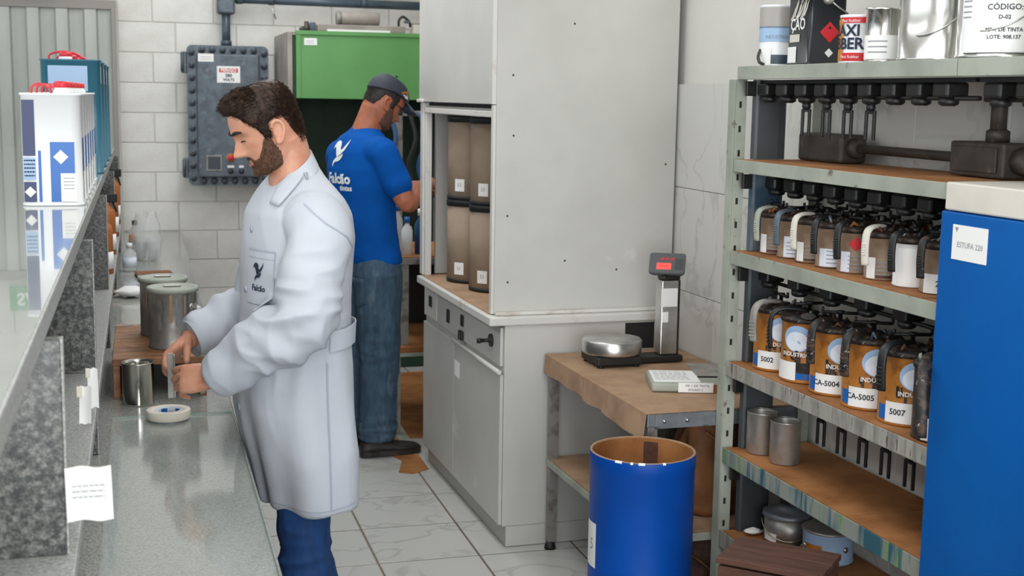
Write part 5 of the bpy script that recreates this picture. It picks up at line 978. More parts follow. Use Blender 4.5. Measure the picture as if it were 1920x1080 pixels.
def patch(mask, off, z0, z1, nz, nt, M, soft=0.012):
    """closed shell over the region of the head where mask(z, t) > 0; off(z, t): thickness"""
    bm = newbm(); V = {}; In = {}
    def get(i, k, s):
        k %= nt; q = (i, k, s)
        if q not in V:
            z = z0 + (z1 - z0) * i / nz; t = 2 * PI * k / nt; tt = t if t <= PI else t - 2 * PI; m_ = mask(z, tt); th = off(z, tt) * max(0.0, min(1.0, (m_ + 0.001) / soft))
            p = hp(min(z, 0.1045), t, 0.0005 if s == 0 else 0.0008 + th)
            if s: p.z += th * max(0, min(1, (z - 0.03) / 0.07)) * 0.9
            V[q] = bm.verts.new(M @ p)
        return V[q]
    ok = {}
    for i in range(nz):
        for k in range(nt):
            z = z0 + (z1 - z0) * (i + 0.5) / nz; t = 2 * PI * (k + 0.5) / nt; ok[i, k] = mask(z, t if t <= PI else t - 2 * PI) > 0
    for (i, k), v in ok.items():
        if not v: continue
        f = bm.faces.new((get(i, k, 1), get(i, k + 1, 1), get(i + 1, k + 1, 1), get(i + 1, k, 1))); f.smooth = True
        for (di, dk, a, b) in ((-1, 0, (i, k), (i, k + 1)), (1, 0, (i + 1, k + 1), (i + 1, k)), (0, -1, (i + 1, k), (i, k)), (0, 1, (i, k + 1), (i + 1, k + 1))):
            nb = ok.get((i + di, (k + dk) % nt), False)
            if not nb and not (i + di >= nz): 
                try: bm.faces.new((get(*a, 0), get(*b, 0), get(*b, 1), get(*a, 1)))
                except ValueError: pass
    return bm
def strands(bm, mask, off, z0, z1, n, ln, wd, M, dirf, seed=1):
    rnd = random.Random(seed); c = 0; tries = 0
    while c < n and tries < n * 12:
        tries += 1; z = rnd.uniform(z0, z1); t = rnd.uniform(-PI, PI); m_ = mask(z, t)
        if m_ <= 0.001: continue
        c += 1; th = off(z, t) * min(1, m_ / 0.012); p = hp(min(z, 0.104), t, th * 0.9 + 0.0006); p.z += th * max(0, min(1, (z - 0.03) / 0.07)) * 0.85
        q = hp(min(z, 0.104), t, th + 0.02); nrm = (q - hp(min(z, 0.104), t, th)).normalized(); nrm = (nrm + Vector((0, 0, max(0, (z - 0.05) * 12)))).normalized()
        d = (dirf(z, t, nrm) + 0.35 * Vector((rnd.uniform(-1, 1), rnd.uniform(-1, 1), rnd.uniform(-1, 1)))).normalized(); l = ln * rnd.uniform(0.6, 1.2)
        sdv = d.cross(nrm); sdv = sdv.normalized() if sdv.length > 1e-4 else Vector((1, 0, 0)); a = M @ (p - sdv * wd - nrm * 0.002); b = M @ (p + sdv * wd - nrm * 0.002); m2 = M @ (p + d * l * 0.6 + nrm * l * 0.12); e = M @ (p + d * l)
        addgeo(bm, [a, b, m2 , e], [(0, 1, 2), (0, 2, 3)])
def lint(tab, x): return interp([(a, b) for a, b in tab], x)[0]
HL = [(0, 0.066), (0.45, 0.064), (0.75, 0.053), (1.0, 0.03), (1.15, 0.012), (1.28, -0.03), (1.47, -0.036), (1.53, 0.004), (1.95, 0.010), (2.1, -0.03), (2.4, -0.085), (3.15, -0.105)]
hair_mask = lambda z, t: z - lint(HL, abs(t))
def hair_off(z, t): 
    fr = math.exp(-(t / 0.75) ** 2); return 0.0035 + 0.007 * max(0, min(1, (z - 0.0) / 0.08)) + 0.013 * fr * max(0, min(1, (z - 0.045) / 0.025)) + 0.0018 * noise.noise((z * 55, t * 7, 1.3))
BT = [(0, -0.062), (0.3, -0.064), (0.55, -0.078), (0.8, -0.074), (1.05, -0.052), (1.22, -0.03), (1.36, -0.022), (1.46, -0.045), (1.58, -0.085), (1.7, -0.14)]
def beard_mask(z, t):
    a = abs(t); m_ = lint(BT, a) - z
    if a < 0.30 and -0.0915 < z < -0.0715: m_ = -1
    if a > 1.7: m_ = -1
    return m_
beard_off = lambda z, t: 0.0008 + 0.0022 * max(0, min(1, (-0.085 - z) / 0.03)) + 0.0006 * noise.noise((z * 90, t * 14, 4))
def remesh(bm, vox, smooth=2):
    me = bpy.data.meshes.new('tmp'); bmesh.ops.recalc_face_normals(bm, faces=bm.faces); bm.to_mesh(me); bm.free(); o = bpy.data.objects.new('tmp', me); COL.objects.link(o)
    md = o.modifiers.new('r', 'REMESH'); md.mode = 'VOXEL'; md.voxel_size = vox; md.use_smooth_shade = True
    dg = bpy.context.evaluated_depsgraph_get(); me2 = bpy.data.meshes.new_from_object(o.evaluated_get(dg)); bpy.data.objects.remove(o); bpy.data.meshes.remove(me)
    b2 = bmesh.new(); b2.from_mesh(me2); bpy.data.meshes.remove(me2)
    for _ in range(smooth): bmesh.ops.smooth_vert(b2, verts=b2.verts, factor=0.5, use_axis_x=True, use_axis_y=True, use_axis_z=True)
    for f in b2.faces: f.smooth = True
    return b2
def limb(bm, pts, rad, n=20, flat=1.0, ref=None, sub=5, tip=True):
    P = spline(pts, sub); R = [v[0] for v in spline([(r, 0, 0) for r in rad], sub)]; tube(bm, P, R, n, flat=flat, ref=ref)
    for c, r in (((P[0], R[0]), (P[-1], R[-1])) if tip else ((P[0], R[0]),)):                       # round ends
        t = bmesh.new(); bmesh.ops.create_uvsphere(t, u_segments=14, v_segments=10, radius=r * 0.98); merge(bm, t, Matrix.Translation(c))
def hand(bm, M, side, curl, thumb, spread=0.06):
    """local: +x along the fingers, +z back of the hand, thumb towards side*y"""
    rg = []
    for x, w_, h_, dz in ((-0.02, 0.026, 0.021, 0), (0.0, 0.028, 0.020, 0), (0.03, 0.037, 0.0185, 0), (0.06, 0.042, 0.0165, 0), (0.085, 0.041, 0.014, 0), (0.097, 0.037, 0.010, -0.001)): rg.append([M @ v for v in ring((x, 0, dz), (0, 1, 0), (0, 0, 1), w_, h_, 20, 2.6)])
    loft(bm, rg)
    for i, (y, L, r, x0) in enumerate(((0.031, 0.074, 0.0087, 0.09), (0.0105, 0.084, 0.0089, 0.094), (-0.0105, 0.078, 0.0085, 0.09), (-0.030, 0.061, 0.0076, 0.082))):
        y *= side; a = 0.0; p = Vector((x0 - 0.012, y, 0.001)); d0 = Vector((math.cos(spread * (1.5 - i)), side * math.sin(spread * (1.5 - i)), 0)); P = [p]; c = curl[i]
        p = p + d0 * 0.014; P.append(p)
        for seg, (fr, cc) in enumerate(((0.46, c[0]), (0.30, c[1]), (0.24, c[2]))):
            a += cc; d = Vector((d0.x * math.cos(a), d0.y * math.cos(a), -math.sin(a))); p = p + d * L * fr; P.append(p)
        Q = spline(P, 4); n = len(Q); tube(bm, [M @ q for q in Q], [r * (1.08 - 0.22 * k / n + 0.06 * math.exp(-((k - n * 0.45) / 1.5) ** 2)) for k in range(n)], 10)
        t = bmesh.new(); bmesh.ops.create_uvsphere(t, u_segments=10, v_segments=8, radius=r * 0.87); merge(bm, t, M @ Matrix.Translation(Q[-1]))
    P = [Vector((0.012, side * 0.018, -0.004))]; d = Vector((0.62, side * thumb[0], thumb[1])).normalized()
    for L, da in ((0.034, 0.0), (0.032, -0.25), (0.026, -0.3)):
        d = (d + Vector((0.25, 0, 0)) * (1 if da else 0) + Vector((0, 0, da * 0.8))).normalized(); P.append(P[-1] + d * L)
    Q = spline(P, 4); n = len(Q); tube(bm, [M @ q for q in Q], [0.0135 - 0.0045 * k / n for k in range(n)], 10)
    t = bmesh.new(); bmesh.ops.create_uvsphere(t, u_segments=10, v_segments=8, radius=0.009); merge(bm, t, M @ Matrix.Translation(Q[-1]))
    return [M @ q for q in (Q[-1],)]
def axes(origin, x, z):
    x = Vector(x).normalized(); z = Vector(z); z = (z - x * x.dot(z)).normalized(); y = z.cross(x); m = Matrix((x, y, z)).transposed().to_4x4(); m.translation = Vector(origin); return m
def folds(bm, amp, f):
    bm.normal_update(); mv = []
    for v in bm.verts: mv.append(v.normal * (amp * f(v.co)))
    for v, d in zip(bm.verts, mv): v.co += d
def ridge(p, s, o=0.0): n = noise.noise((p[0] * s[0] + o, p[1] * s[1] + o, p[2] * s[2] + o)); return 1 - 2 * abs(n) 
def decal(name, polys, org, U, V, D, bvh, m_, parent, off=0.0012, sub=2, thick=0.0):
    bm = newbm(); org, U, V, D = Vector(org), Vector(U), Vector(V), Vector(D).normalized(); t = bmesh.new()
    for poly in polys:
        if isinstance(poly, bmesh.types.BMesh): 
            poly.verts.index_update(); vs = [t.verts.new((v.co.x, v.co.y, 0)) for v in poly.verts]
            for f in poly.faces:
                try: t.faces.new([vs[v.index] for v in f.verts])
                except ValueError: pass
            poly.free()
        else: t.faces.new([t.verts.new((x, y, 0)) for x, y in poly])
    bmesh.ops.triangulate(t, faces=t.faces)
    if sub: bmesh.ops.subdivide_edges(t, edges=t.edges, cuts=sub, use_grid_fill=True)
    for v in t.verts:
        p = org + U * v.co.x + V * v.co.y; h = bvh.ray_cast(p - D * 0.6, D)
        
        if not h[0]: h = bvh.find_nearest(p - D * p.dot(D) - D * 0.12)
        v.co = h[0] + (h[1] * off if h[1].dot(D) < 0 else -D * off)
    if thick:
        g = bmesh.ops.extrude_face_region(t, geom=t.faces[:]); 
        for v in [x for x in g['geom'] if isinstance(x, bmesh.types.BMVert)]: v.co -= D * thick
    merge(bm, t); o = obj(name, bm, m_, parent, smooth=True); return o
def strip(pts, w_):
    """polygon band along a 2-D polyline"""
    out = []
    for i in range(len(pts) - 1):
        (x0, y0), (x1, y1) = pts[i], pts[i + 1]; l = math.hypot(x1 - x0, y1 - y0); nx, ny = -(y1 - y0) / l * w_ / 2, (x1 - x0) / l * w_ / 2
        out.append([(x0 + nx, y0 + ny), (x0 - nx, y0 - ny), (x1 - nx, y1 - ny), (x1 + nx, y1 + ny)])
    return out
BIRD = [[(0.02, 0.62), (0.03, 0.78), (0.12, 0.93), (0.3, 1.0), (0.46, 0.95), (0.55, 0.82), (0.56, 0.68), (0.66, 0.62), (0.78, 0.75), (0.9, 0.9), (1.0, 1.08), (0.97, 0.85), (0.86, 0.62), (0.68, 0.46), (0.52, 0.36), (0.42, 0.3), (0.36, 0.42), (0.28, 0.6), (0.16, 0.74), (0.08, 0.7)],
        [(0.4, 0.3), (0.55, 0.34), (0.7, 0.42), (0.82, 0.48), (0.78, 0.34), (0.66, 0.2), (0.5, 0.14), (0.36, 0.12), (0.26, 0.06), (0.22, -0.1), (0.16, 0.02), (0.2, 0.16), (0.3, 0.25)]]
def bird(s): return [[(x * s, y * s) for x, y in p] for p in BIRD]
def shoe(bm, M, L=0.29):
    rg = []
    for u, w_, h_ in ((0.0, 0.022, 0.05), (0.04, 0.034, 0.075), (0.15, 0.037, 0.092), (0.30, 0.036, 0.098), (0.42, 0.040, 0.082), (0.6, 0.046, 0.062), (0.8, 0.046, 0.052), (0.93, 0.036, 0.044), (1.0, 0.014, 0.03)):
        rg.append([M @ Vector(((u - 0.28) * L, q[1], max(0.02, q[2]))) for q in [(0, w_ * math.cos(a), 0.02 + (h_ - 0.02) * (math.sin(a) if math.sin(a) > 0 else 0) + 0.001) for a in [2 * PI * k / 20 for k in range(20)]]])
    loft(bm, rg)
def sole(bm, M, L=0.29):
    pl = []
    for u, w_ in ((0.0, 0.02), (0.03, 0.034), (0.15, 0.038), (0.3, 0.036), (0.42, 0.04), (0.6, 0.048), (0.8, 0.048), (0.94, 0.036), (1.01, 0.012)): pl.append(((u - 0.28) * L, w_))
    prism(bm, pl + [(x, -y) for x, y in pl[::-1]], 0.024, M)

# ---------------------------------------------------------------- man in the white coat
man = thing('person', 'man in a white lab coat and blue jeans bending over the bench', 'person', (0.52, 3.52, 0))
OM = Vector((0.52, 3.52, 0)); mT = Matrix.Translation(-OM)
f_ = Vector((-0.965, -0.26, 0)).normalized(); l_ = Vector((-f_.y, f_.x, 0))      # facing, his left
HMt = mT @ T(0.408, 3.5, 1.700) @ RZ(PI + math.radians(5)) @ RY(math.radians(28)) @ Matrix.Scale(0.915, 4)
COATR = [(1.595, 0.500, 0.044, 0.05), (1.58, 0.499, 0.053, 0.064), (1.56, 0.498, 0.062, 0.094), (1.53, 0.498, 0.079, 0.140), (1.50, 0.498, 0.098, 0.172), (1.46, 0.497, 0.118, 0.196), (1.40, 0.497, 0.128, 0.200), (1.317, 0.491, 0.134, 0.190), (1.23, 0.484, 0.134, 0.180), (1.143, 0.483, 0.138, 0.178), (1.024, 0.482, 0.147, 0.188), (0.935, 0.484, 0.149, 0.198), (0.814, 0.500, 0.139, 0.205), (0.722, 0.509, 0.126, 0.207), (0.672, 0.511, 0.118, 0.207)]
body = newbm(); head_bm(body, HMt)
for s in (-1, 1): ear_bm(body, HMt, s)
hN = HMt @ Vector((-0.028, 0, -0.06))
limb(body, [hN, hN * 0.5 + (Vector((0.487, 3.52, 1.58)) - OM) * 0.5, Vector((0.492, 3.525, 1.50)) - OM], [0.058, 0.056, 0.075], 24)
rg = []
for z, xc, a, b in COATR[3:12]: rg.append(ring(Vector((xc, 3.53, z)) - OM, f_, l_, a * 0.82, b * 0.8, 28))
loft(body, rg)
shL, elL, wrL = Vector((0.515, 3.358, 1.458)), Vector((0.470, 3.262, 1.212)), Vector((0.262, 3.405, 1.046)); shR, elR, wrR = Vector((0.472, 3.712, 1.455)), Vector((0.432, 3.82, 1.165)), Vector((0.218, 3.735, 1.088))
for a, b, c in ((shL, elL, wrL), (shR, elR, wrR)): limb(body, [a - OM, b - OM, c - OM], [0.05, 0.042, 0.028], 16)
hdL = axes(wrL - OM, (-0.86, 0.42, -0.12), (-0.25, -0.80, 0.55)); hdR = axes(wrR - OM, (-0.66, -0.35, -0.5), (-0.55, 0.45, 0.62))
hand(body, hdL, -1, ((0.55, 0.55, 0.3), (0.7, 0.65, 0.35), (0.8, 0.7, 0.35), (0.9, 0.75, 0.4)), (0.45, -0.45)); hand(body, hdR, 1, ((0.75, 0.85, 0.5), (0.85, 0.9, 0.5), (0.9, 0.9, 0.5), (0.95, 0.9, 0.5)), (0.5, -0.55))
hipL, hipR = Vector((0.492, 3.455, 0.90)), Vector((0.50, 3.61, 0.90)); kL, kR = Vector((0.498, 3.445, 0.475)), Vector((0.53, 3.62, 0.47)); aL, aR = Vector((0.57, 3.43, 0.07)), Vector((0.66, 3.63, 0.07))
for a, b, c in ((hipL, kL, aL), (hipR, kR, aR)): limb(body, [a - OM, (a + b) / 2 - OM, b - OM, c - OM], [0.075, 0.066, 0.052, 0.036], 16)
body = remesh(body, 0.0034, 1); obj('body', body, 'skin', man, recalc=False)
# hair, beard, brows
hb_ = patch(hair_mask, hair_off, -0.106, 0.1045, 90, 150, HMt)
strands(hb_, hair_mask, hair_off, -0.1, 0.1045, 13000, 0.015, 0.0006, HMt, lambda z, t, n: (Vector((0.55, 0, 0.15)) + n * 0.35 if (z > 0.05 and abs(t) < 1.6) else Vector((-0.35, 0, -0.75)) + n * 0.14), 3)
obj('hair', hb_, 'hair_brown', man)
bb_ = patch(beard_mask, beard_off, -0.1305, -0.02, 70, 170, HMt, 0.006)
strands(bb_, beard_mask, beard_off, -0.1305, -0.02, 4500, 0.0048, 0.0005, HMt, lambda z, t, n: Vector((0.1, 0, -0.6)) + n * 0.5, 5)
obj('beard', bb_, 'beard_brown', man)
for s in (-1, 1):
    pts = [hp(0.0125 + 0.004 * math.sin(PI * u), s * (0.16 + 0.50 * u), 0.0015) for u in [k / 10 for k in range(11)]]
    bm = newbm(); tube(bm, [HMt @ p for p in pts], [0.0025 + 0.005 * math.sin(PI * (0.12 + 0.8 * k / 10)) for k in range(11)], 8, flat=0.6); obj('eyebrow', bm, 'hair_dark', man)
    pts = [hp(-0.0155 + 0.002 * math.sin(PI * u), s * (0.2 + 0.30 * u), 0.0014) for u in [k / 8 for k in range(9)]]
    bm = newbm(); tube(bm, [HMt @ p for p in pts], 0.0017, 6); obj('eyelash', bm, 'hair_dark', man)
bm = newbm(); pts = [hp(-0.0875, -0.2 + 0.4 * u, 0.0004) for u in [k / 8 for k in range(9)]]; tube(bm, [HMt @ p for p in pts], [0.001 + 0.003 * math.sin(PI * k / 8) for k in range(9)], 8); obj('lips', bm, 'lip', man)
# coat
ct = newbm(); rg = [ring(Vector((xc, 3.53, z)) - OM, f_, l_, a, b, 40, 2.15) for z, xc, a, b in COATR]; loft(ct, rg)
limb(ct, [shL - OM + Vector((0.0, 0.04, -0.005)), shL - OM + Vector((0.012, -0.018, -0.05)), (shL + elL) / 2 - OM + Vector((0.01, 0, 0)), elL - OM, (elL * 0.6 + wrL * 0.4) - OM + Vector((0, 0, 0.004)), (elL * 0.3 + wrL * 0.7) - OM, wrL - OM + Vector((0.004, -0.001, 0.003))], [0.080, 0.079, 0.074, 0.069, 0.065, 0.060, 0.056], 24, tip=False)
limb(ct, [shR - OM + Vector((0, -0.04, -0.005)), (shR + elR) / 2 - OM, elR - OM, (elR + wrR) / 2 - OM, wrR - OM + Vector((0.016, 0, 0.004))], [0.085, 0.08, 0.074, 0.064, 0.055], 24, tip=False)
ct = remesh(ct, 0.005, 4)
def coatfold(p):
    q = p + OM; d = 0.55 * ridge(q, (5, 5, 2.2)) + 0.25 * ridge(q, (11, 11, 5), 3)
    e = math.exp(-((q - elL).length / 0.13) ** 2) + math.exp(-((q - elR).length / 0.12) ** 2); d += e * 2.0 * ridge((q.x, q.y, q.z), (9, 7, 22), 5)
    fm = (wrL + elL) / 2; e2 = math.exp(-((q - fm).length / 0.12) ** 2) + math.exp(-((q - (wrR + elR) / 2).length / 0.1) ** 2); d += 1.6 * e2 * ridge(q, (17, 8, 9), 8)
    if q.z < 1.15: d += 0.5 * math.sin(26 * math.atan2(q.y - 3.53, q.x - 0.49) / 3 + 3 * q.z) * min(1, (1.15 - q.z) * 3)
    return d
folds(ct, 0.0115, coatfold)
for _ in range(1): bmesh.ops.smooth_vert(ct, verts=ct.verts, factor=0.5, use_axis_x=True, use_axis_y=True, use_axis_z=True)
cbvh = BVHTree.FromBMesh(ct); coat = obj('lab_coat', ct, 'coat_cloth', man, recalc=False)
# collar
bm = newbm(); cc = Vector((0.478, 3.522, 1.572)) - OM; fu = (f_ * 0.78 + Vector((0, 0, -0.62))).normalized(); NR = 36; prof = ((0.97, -0.014), (1.02, 0.016), (1.10, 0.018), (1.45, -0.030), (1.43, -0.036), (1.06, 0.006))
for i0 in (0,):
    rings = []
    for k in range(NR + 1):
        a = 0.5 + (2 * PI - 1.0) * k / NR; pt = []
        fr = max(0, math.cos(a))
        for s_, dz in prof:
            sc = s_ + (0.35 * fr if s_ > 1.3 else 0); pt.append(cc + fu * (0.060 * sc * math.cos(a)) + l_ * (0.066 * sc * math.sin(a)) + Vector((0, 0, dz - (0.045 * fr if s_ > 1.3 else 0))))
        rings.append(pt)
    loft(bm, rings, True, False)
obj('collar', bm, 'coat_cloth', coat)
DV = (0, 1, 0)
def cdec(nm, polys, m_, off=0.0012, sub=2, thick=0.0, par=None): return decal(nm, polys, -OM, (1, 0, 0), (0, 0, 1), DV, cbvh, m_, par or coat, off, sub, thick)
cdec('lapel', [[(0.504, 1.610), (0.476, 1.578), (0.440, 1.540), (0.414, 1.492), (0.432, 1.486), (0.474, 1.532), (0.512, 1.575)]], 'coat_cloth', 0.004, 3, 0.003)
# chest pocket (projected along the line of sight of someone beside him), logo, seams, belt
PKo = Vector((0.378, 3.42, 1.305)); nP = (f_ * 0.80 + l_ * 0.60).normalized(); uP = Vector((nP.y, -nP.x, 0)) * -1
if uP.x < 0: uP = -uP
pk_ = decal('chest_pocket', [[(-0.055, -0.075), (0.055, -0.075), (0.055, 0.065), (-0.055, 0.065)]], PKo - OM, uP, (0, 0, 1), -nP, cbvh, 'coat_cloth', coat, 0.0016, 5)
decal('pocket_hem', strip([(-0.055, 0.065), (0.055, 0.065)], 0.005) + strip([(-0.055, 0.045), (0.055, 0.045)], 0.002) + strip([(0.055, 0.065), (0.055, -0.075)], 0.002) + strip([(-0.055, -0.075), (0.055, -0.075)], 0.002), PKo - OM, uP, (0, 0, 1), -nP, cbvh, 'coat_seam', pk_, 0.0026, 4)
decal('bird_logo', bird(0.045), PKo - OM + Vector((0, 0, -0.012)) - uP * 0.028, uP, (0, 0, 1), -nP, cbvh, 'ink_navy', pk_, 0.003, 1)
decal('logo_text', [text_bm('Falcão', 0.022, 'CENTER', 0.0006)], PKo - OM + Vector((0, 0, -0.034)) - uP * 0.004, uP, (0, 0, 1), -nP, cbvh, 'ink_navy', pk_, 0.003, 0)
cdec('side_seam', strip([(0.545, 1.08), (0.545, 0.98), (0.548, 0.86), (0.55, 0.685)], 0.006), 'coat_seam', 0.0016, 4)
cdec('shoulder_seam', strip([(0.485, 1.50), (0.508, 1.475), (0.53, 1.455), (0.555, 1.44), (0.585, 1.42), (0.605, 1.39)], 0.004), 'coat_seam', 0.0015, 4)
cdec('hem_stitch', strip([(0.40, 0.69), (0.45, 0.687), (0.5, 0.685), (0.55, 0.686), (0.6, 0.69), (0.62, 0.693)], 0.003), 'coat_seam', 0.0015, 4)
bm = newbm(); rings = []
for k in range(25):
    a = math.radians(100 + 105 * k / 24); c0 = Vector((0.483, 3.53, 0)) - OM; dv = f_ * (0.138 * math.cos(a)) + l_ * (0.178 * math.sin(a)); nn = dv.normalized(); p = c0 + dv; h = cbvh.ray_cast(p + nn * 0.3 + Vector((0, 0, 1.13)), -nn); base = h[0] if h[0] else p + Vector((0, 0, 1.13)); base = base - Vector((0, 0, base.z)); u = k / 24; z0 = 1.105 + 0.012 * math.sin(3 * u); ou = 0.006 + 0.012 * u
    rings.append([base + nn * (ou - 0.003) + Vector((0, 0, z0)), base + nn * ou + Vector((0, 0, z0)), base + nn * (ou + 0.003) + Vector((0, 0, z0 + 0.055)), base + nn * ou + Vector((0, 0, z0 + 0.055))])
loft(bm, rings, True, False); obj('back_belt', bm, 'coat_cloth', coat, smooth=False)
for nm, wr, el, hm in (('cuff', wrL, elL, hdL), ('cuff', wrR, elR, hdR)):
    d = (wr - el).normalized(); c = wr - OM + Vector((0.014, -0.003, 0.003)); u, v = frame(d); bm = newbm(); R_ = 0.056
    rings = [ring(c + d * dd, u, v, rr, rr, 28) for dd, rr in ((-0.03, R_ + 0.001), (0.012, R_), (0.013, R_ - 0.003), (-0.01, R_ - 0.010))]; loft(bm, rings, False); obj(nm, bm, 'coat_cloth', coat)
for k in range(4):
    z = 1.42 - 0.16 * k; h = cbvh.ray_cast(Vector((0.2, 3.50, z)) - OM, Vector((1, 0.0, 0)))
    if h[0]: part('button', 'coat_seam', coat, lathe, [(0, 0), (0.009, 0), (0.009, 0.003), (0, 0.0035)], 14, axes(h[0], (0, 0, 1), h[1]))
# jeans and shoes
jn = newbm()
for a, b, c in ((hipL, kL, aL), (hipR, kR, aR)): limb(jn, [a - OM, (a * 0.5 + b * 0.5) - OM, b - OM, (b + c) / 2 - OM, c - OM + Vector((0, 0, 0.02))], [0.085, 0.074, 0.066, 0.06, 0.058], 22)
rg = [ring(Vector((x, 3.53, z)) - OM, f_, l_, a, b, 28) for z, x, a, b in ((0.86, 0.488, 0.11, 0.155), (0.95, 0.484, 0.118, 0.165), (1.03, 0.482, 0.112, 0.155))]; loft(jn, rg)
jn = remesh(jn, 0.007, 3); folds(jn, 0.006, lambda p: 0.5 * ridge(p + OM, (10, 10, 16)) + 1.2 * math.exp(-(((p + OM).z - 0.52) / 0.09) ** 2) * ridge(p + OM, (6, 6, 26), 2)); obj('jeans', jn, 'jeans_blue', man, recalc=False)
for a in (aL, aR): bm = newbm(); M = Matrix.Translation(Vector((a.x, a.y, 0)) - OM) @ RZ(math.atan2(f_.y, f_.x)); shoe(bm, M); sole(bm, M @ T(0, 0, 0.001)); obj('shoe', bm, 'shoe_black', man)

# ---------------------------------------------------------------- worker in the blue shirt
OW = Vector((1.24, 6.3, 0)); wk = thing('person', 'worker in a blue t-shirt, jeans and dark cap facing the booth', 'person', OW)
wT = Matrix.Translation(-OW); f_ = Vector((0.905, 0.425, 0)).normalized(); l_ = Vector((-f_.y, f_.x, 0)); r_ = -l_
HW = wT @ T(1.312, 6.3, 1.752) @ RZ(math.radians(14)) @ RY(math.radians(33))
SHIRT = [(1.625, 1.215, 0.055, 0.062), (1.60, 1.212, 0.070, 0.085), (1.575, 1.205, 0.088, 0.13), (1.54, 1.198, 0.104, 0.165), (1.50, 1.194, 0.118, 0.188), (1.42, 1.190, 0.132, 0.196), (1.30, 1.196, 0.134, 0.190), (1.18, 1.210, 0.128, 0.184), (1.06, 1.228, 0.124, 0.180), (0.965, 1.245, 0.124, 0.180)]
sR, eR, hR = Vector((1.268, 6.14, 1.495)), Vector((1.375, 6.085, 1.268)), Vector((1.50, 6.26, 1.345)); sL, eL, hL = Vector((1.125, 6.45, 1.47)), Vector((1.25, 6.62, 1.26)), Vector((1.47, 6.52, 1.32))
body = newbm(); head_bm(body, HW, 64, 64)
for s in (-1, 1): ear_bm(body, HW, s)
hN = HW @ Vector((-0.03, 0, -0.06)); limb(body, [hN, hN * 0.5 + (Vector((1.215, 6.3, 1.60)) - OW) * 0.5, Vector((1.20, 6.3, 1.53)) - OW], [0.060, 0.062, 0.08], 24)
loft(body, [ring(Vector((x, 6.3, z)) - OW, f_, l_, a * 0.85, b * 0.85, 28) for z, x, a, b in SHIRT[3:]])
for a, b, c in ((sR, eR, hR), (sL, eL, hL)): limb(body, [a - OW, (a + b) / 2 - OW, b - OW, (b + c) / 2 - OW, c - OW], [0.055, 0.052, 0.046, 0.044, 0.03], 18)
hand(body, axes(hR - OW, (0.7, 0.6, 0.05), (0.3, -0.5, 0.8)), 1, ((0.5, 0.5, 0.3),) * 4, (0.5, -0.4)); hand(body, axes(hL - OW, (0.9, -0.2, 0.0), (0.1, 0.5, 0.8)), -1, ((0.5, 0.5, 0.3),) * 4, (0.5, -0.4))
gR, gL = Vector((1.265, 6.215, 0.92)), Vector((1.20, 6.40, 0.92)); nR, nL = Vector((1.272, 6.215, 0.50)), Vector((1.19, 6.42, 0.5)); tR, tL = Vector((1.262, 6.225, 0.09)), Vector((1.17, 6.44, 0.09))
for a, b, c in ((gR, nR, tR), (gL, nL, tL)): limb(body, [a - OW, b - OW, c - OW], [0.08, 0.055, 0.036], 16)
body = remesh(body, 0.0042, 1); obj('body', body, 'skin_tan', wk, recalc=False)
st_ = newbm(); loft(st_, [ring(Vector((x, 6.3, z)) - OW, f_, l_, a, b, 40, 2.15) for z, x, a, b in SHIRT])
for a, b in ((sR, eR), (sL, eL)):
    limb(st_, [a - OW - (a - Vector((1.19, 6.3, 1.5))) * 0.25, a - OW, a * 0.6 + b * 0.4 - OW, a * 0.36 + b * 0.64 - OW], [0.082, 0.077, 0.071, 0.071], 22)
st_ = remesh(st_, 0.0065, 4); folds(st_, 0.006, lambda p: 0.5 * ridge(p + OW, (6, 6, 9)) + 0.6 * ridge(p + OW, (9, 9, 3), 4) * max(0, min(1, (1.45 - p.z) * 3))); sbvh = BVHTree.FromBMesh(st_); shirt = obj('t_shirt', st_, 'shirt_blue', wk, recalc=False)
bo = Vector((1.06, 6.24, 1.45)) - OW; dv = f_
decal('bird_logo', bird(0.115), bo + Vector((0, 0, -0.01)) - r_ * 0.07, r_, (0, 0, 1), dv, sbvh, 'shirt_print', shirt, 0.003, 1)
decal('logo_text', [text_bm('Falcão', 0.068, 'CENTER', 0.0025)], bo + Vector((0, 0, -0.075)) + r_ * 0.005, r_, (0, 0, 1), dv, sbvh, 'shirt_print', shirt, 0.003, 0)
decal('logo_text', [text_bm('tintas', 0.036, 'CENTER', 0.001)], bo + Vector((0, 0, -0.118)) + r_ * 0.06, r_, (0, 0, 1), dv, sbvh, 'shirt_print', shirt, 0.003, 0)
jn = newbm()
for a, b, c in ((gR, nR, tR), (gL, nL, tL)): limb(jn, [a - OW, (a + b) / 2 - OW, b - OW, (b + c) / 2 - OW, c - OW], [0.115, 0.105, 0.093, 0.088, 0.086], 22, tip=False)
loft(jn, [ring(Vector((1.243, 6.305, z)) - OW, f_, l_, a, b, 28) for z, a, b in ((0.86, 0.12, 0.175), (0.94, 0.122, 0.175), (1.01, 0.115, 0.17))])
jn = remesh(jn, 0.0075, 3); folds(jn, 0.008, lambda p: 0.6 * ridge(p + OW, (9, 9, 12)) + 1.3 * math.exp(-(((p + OW).z - 0.14) / 0.08) ** 2) * ridge(p + OW, (5, 5, 30), 2) + 0.8 * math.exp(-(((p + OW).z - 0.5) / 0.12) ** 2) * ridge(p + OW, (6, 6, 20), 7)); jb = BVHTree.FromBMesh(jn); jo = obj('jeans', jn, 'jeans_grey', wk, recalc=False)
po = Vector((1.17, 6.2, 0.83)) - OW; decal('back_pocket', [[(-0.06, 0.07), (0.06, 0.07), (0.06, -0.05), (0.0, -0.075), (-0.06, -0.05)]], po, r_, (0, 0, 1), dv, jb, 'jeans_grey', jo, 0.003, 4, 0.001)
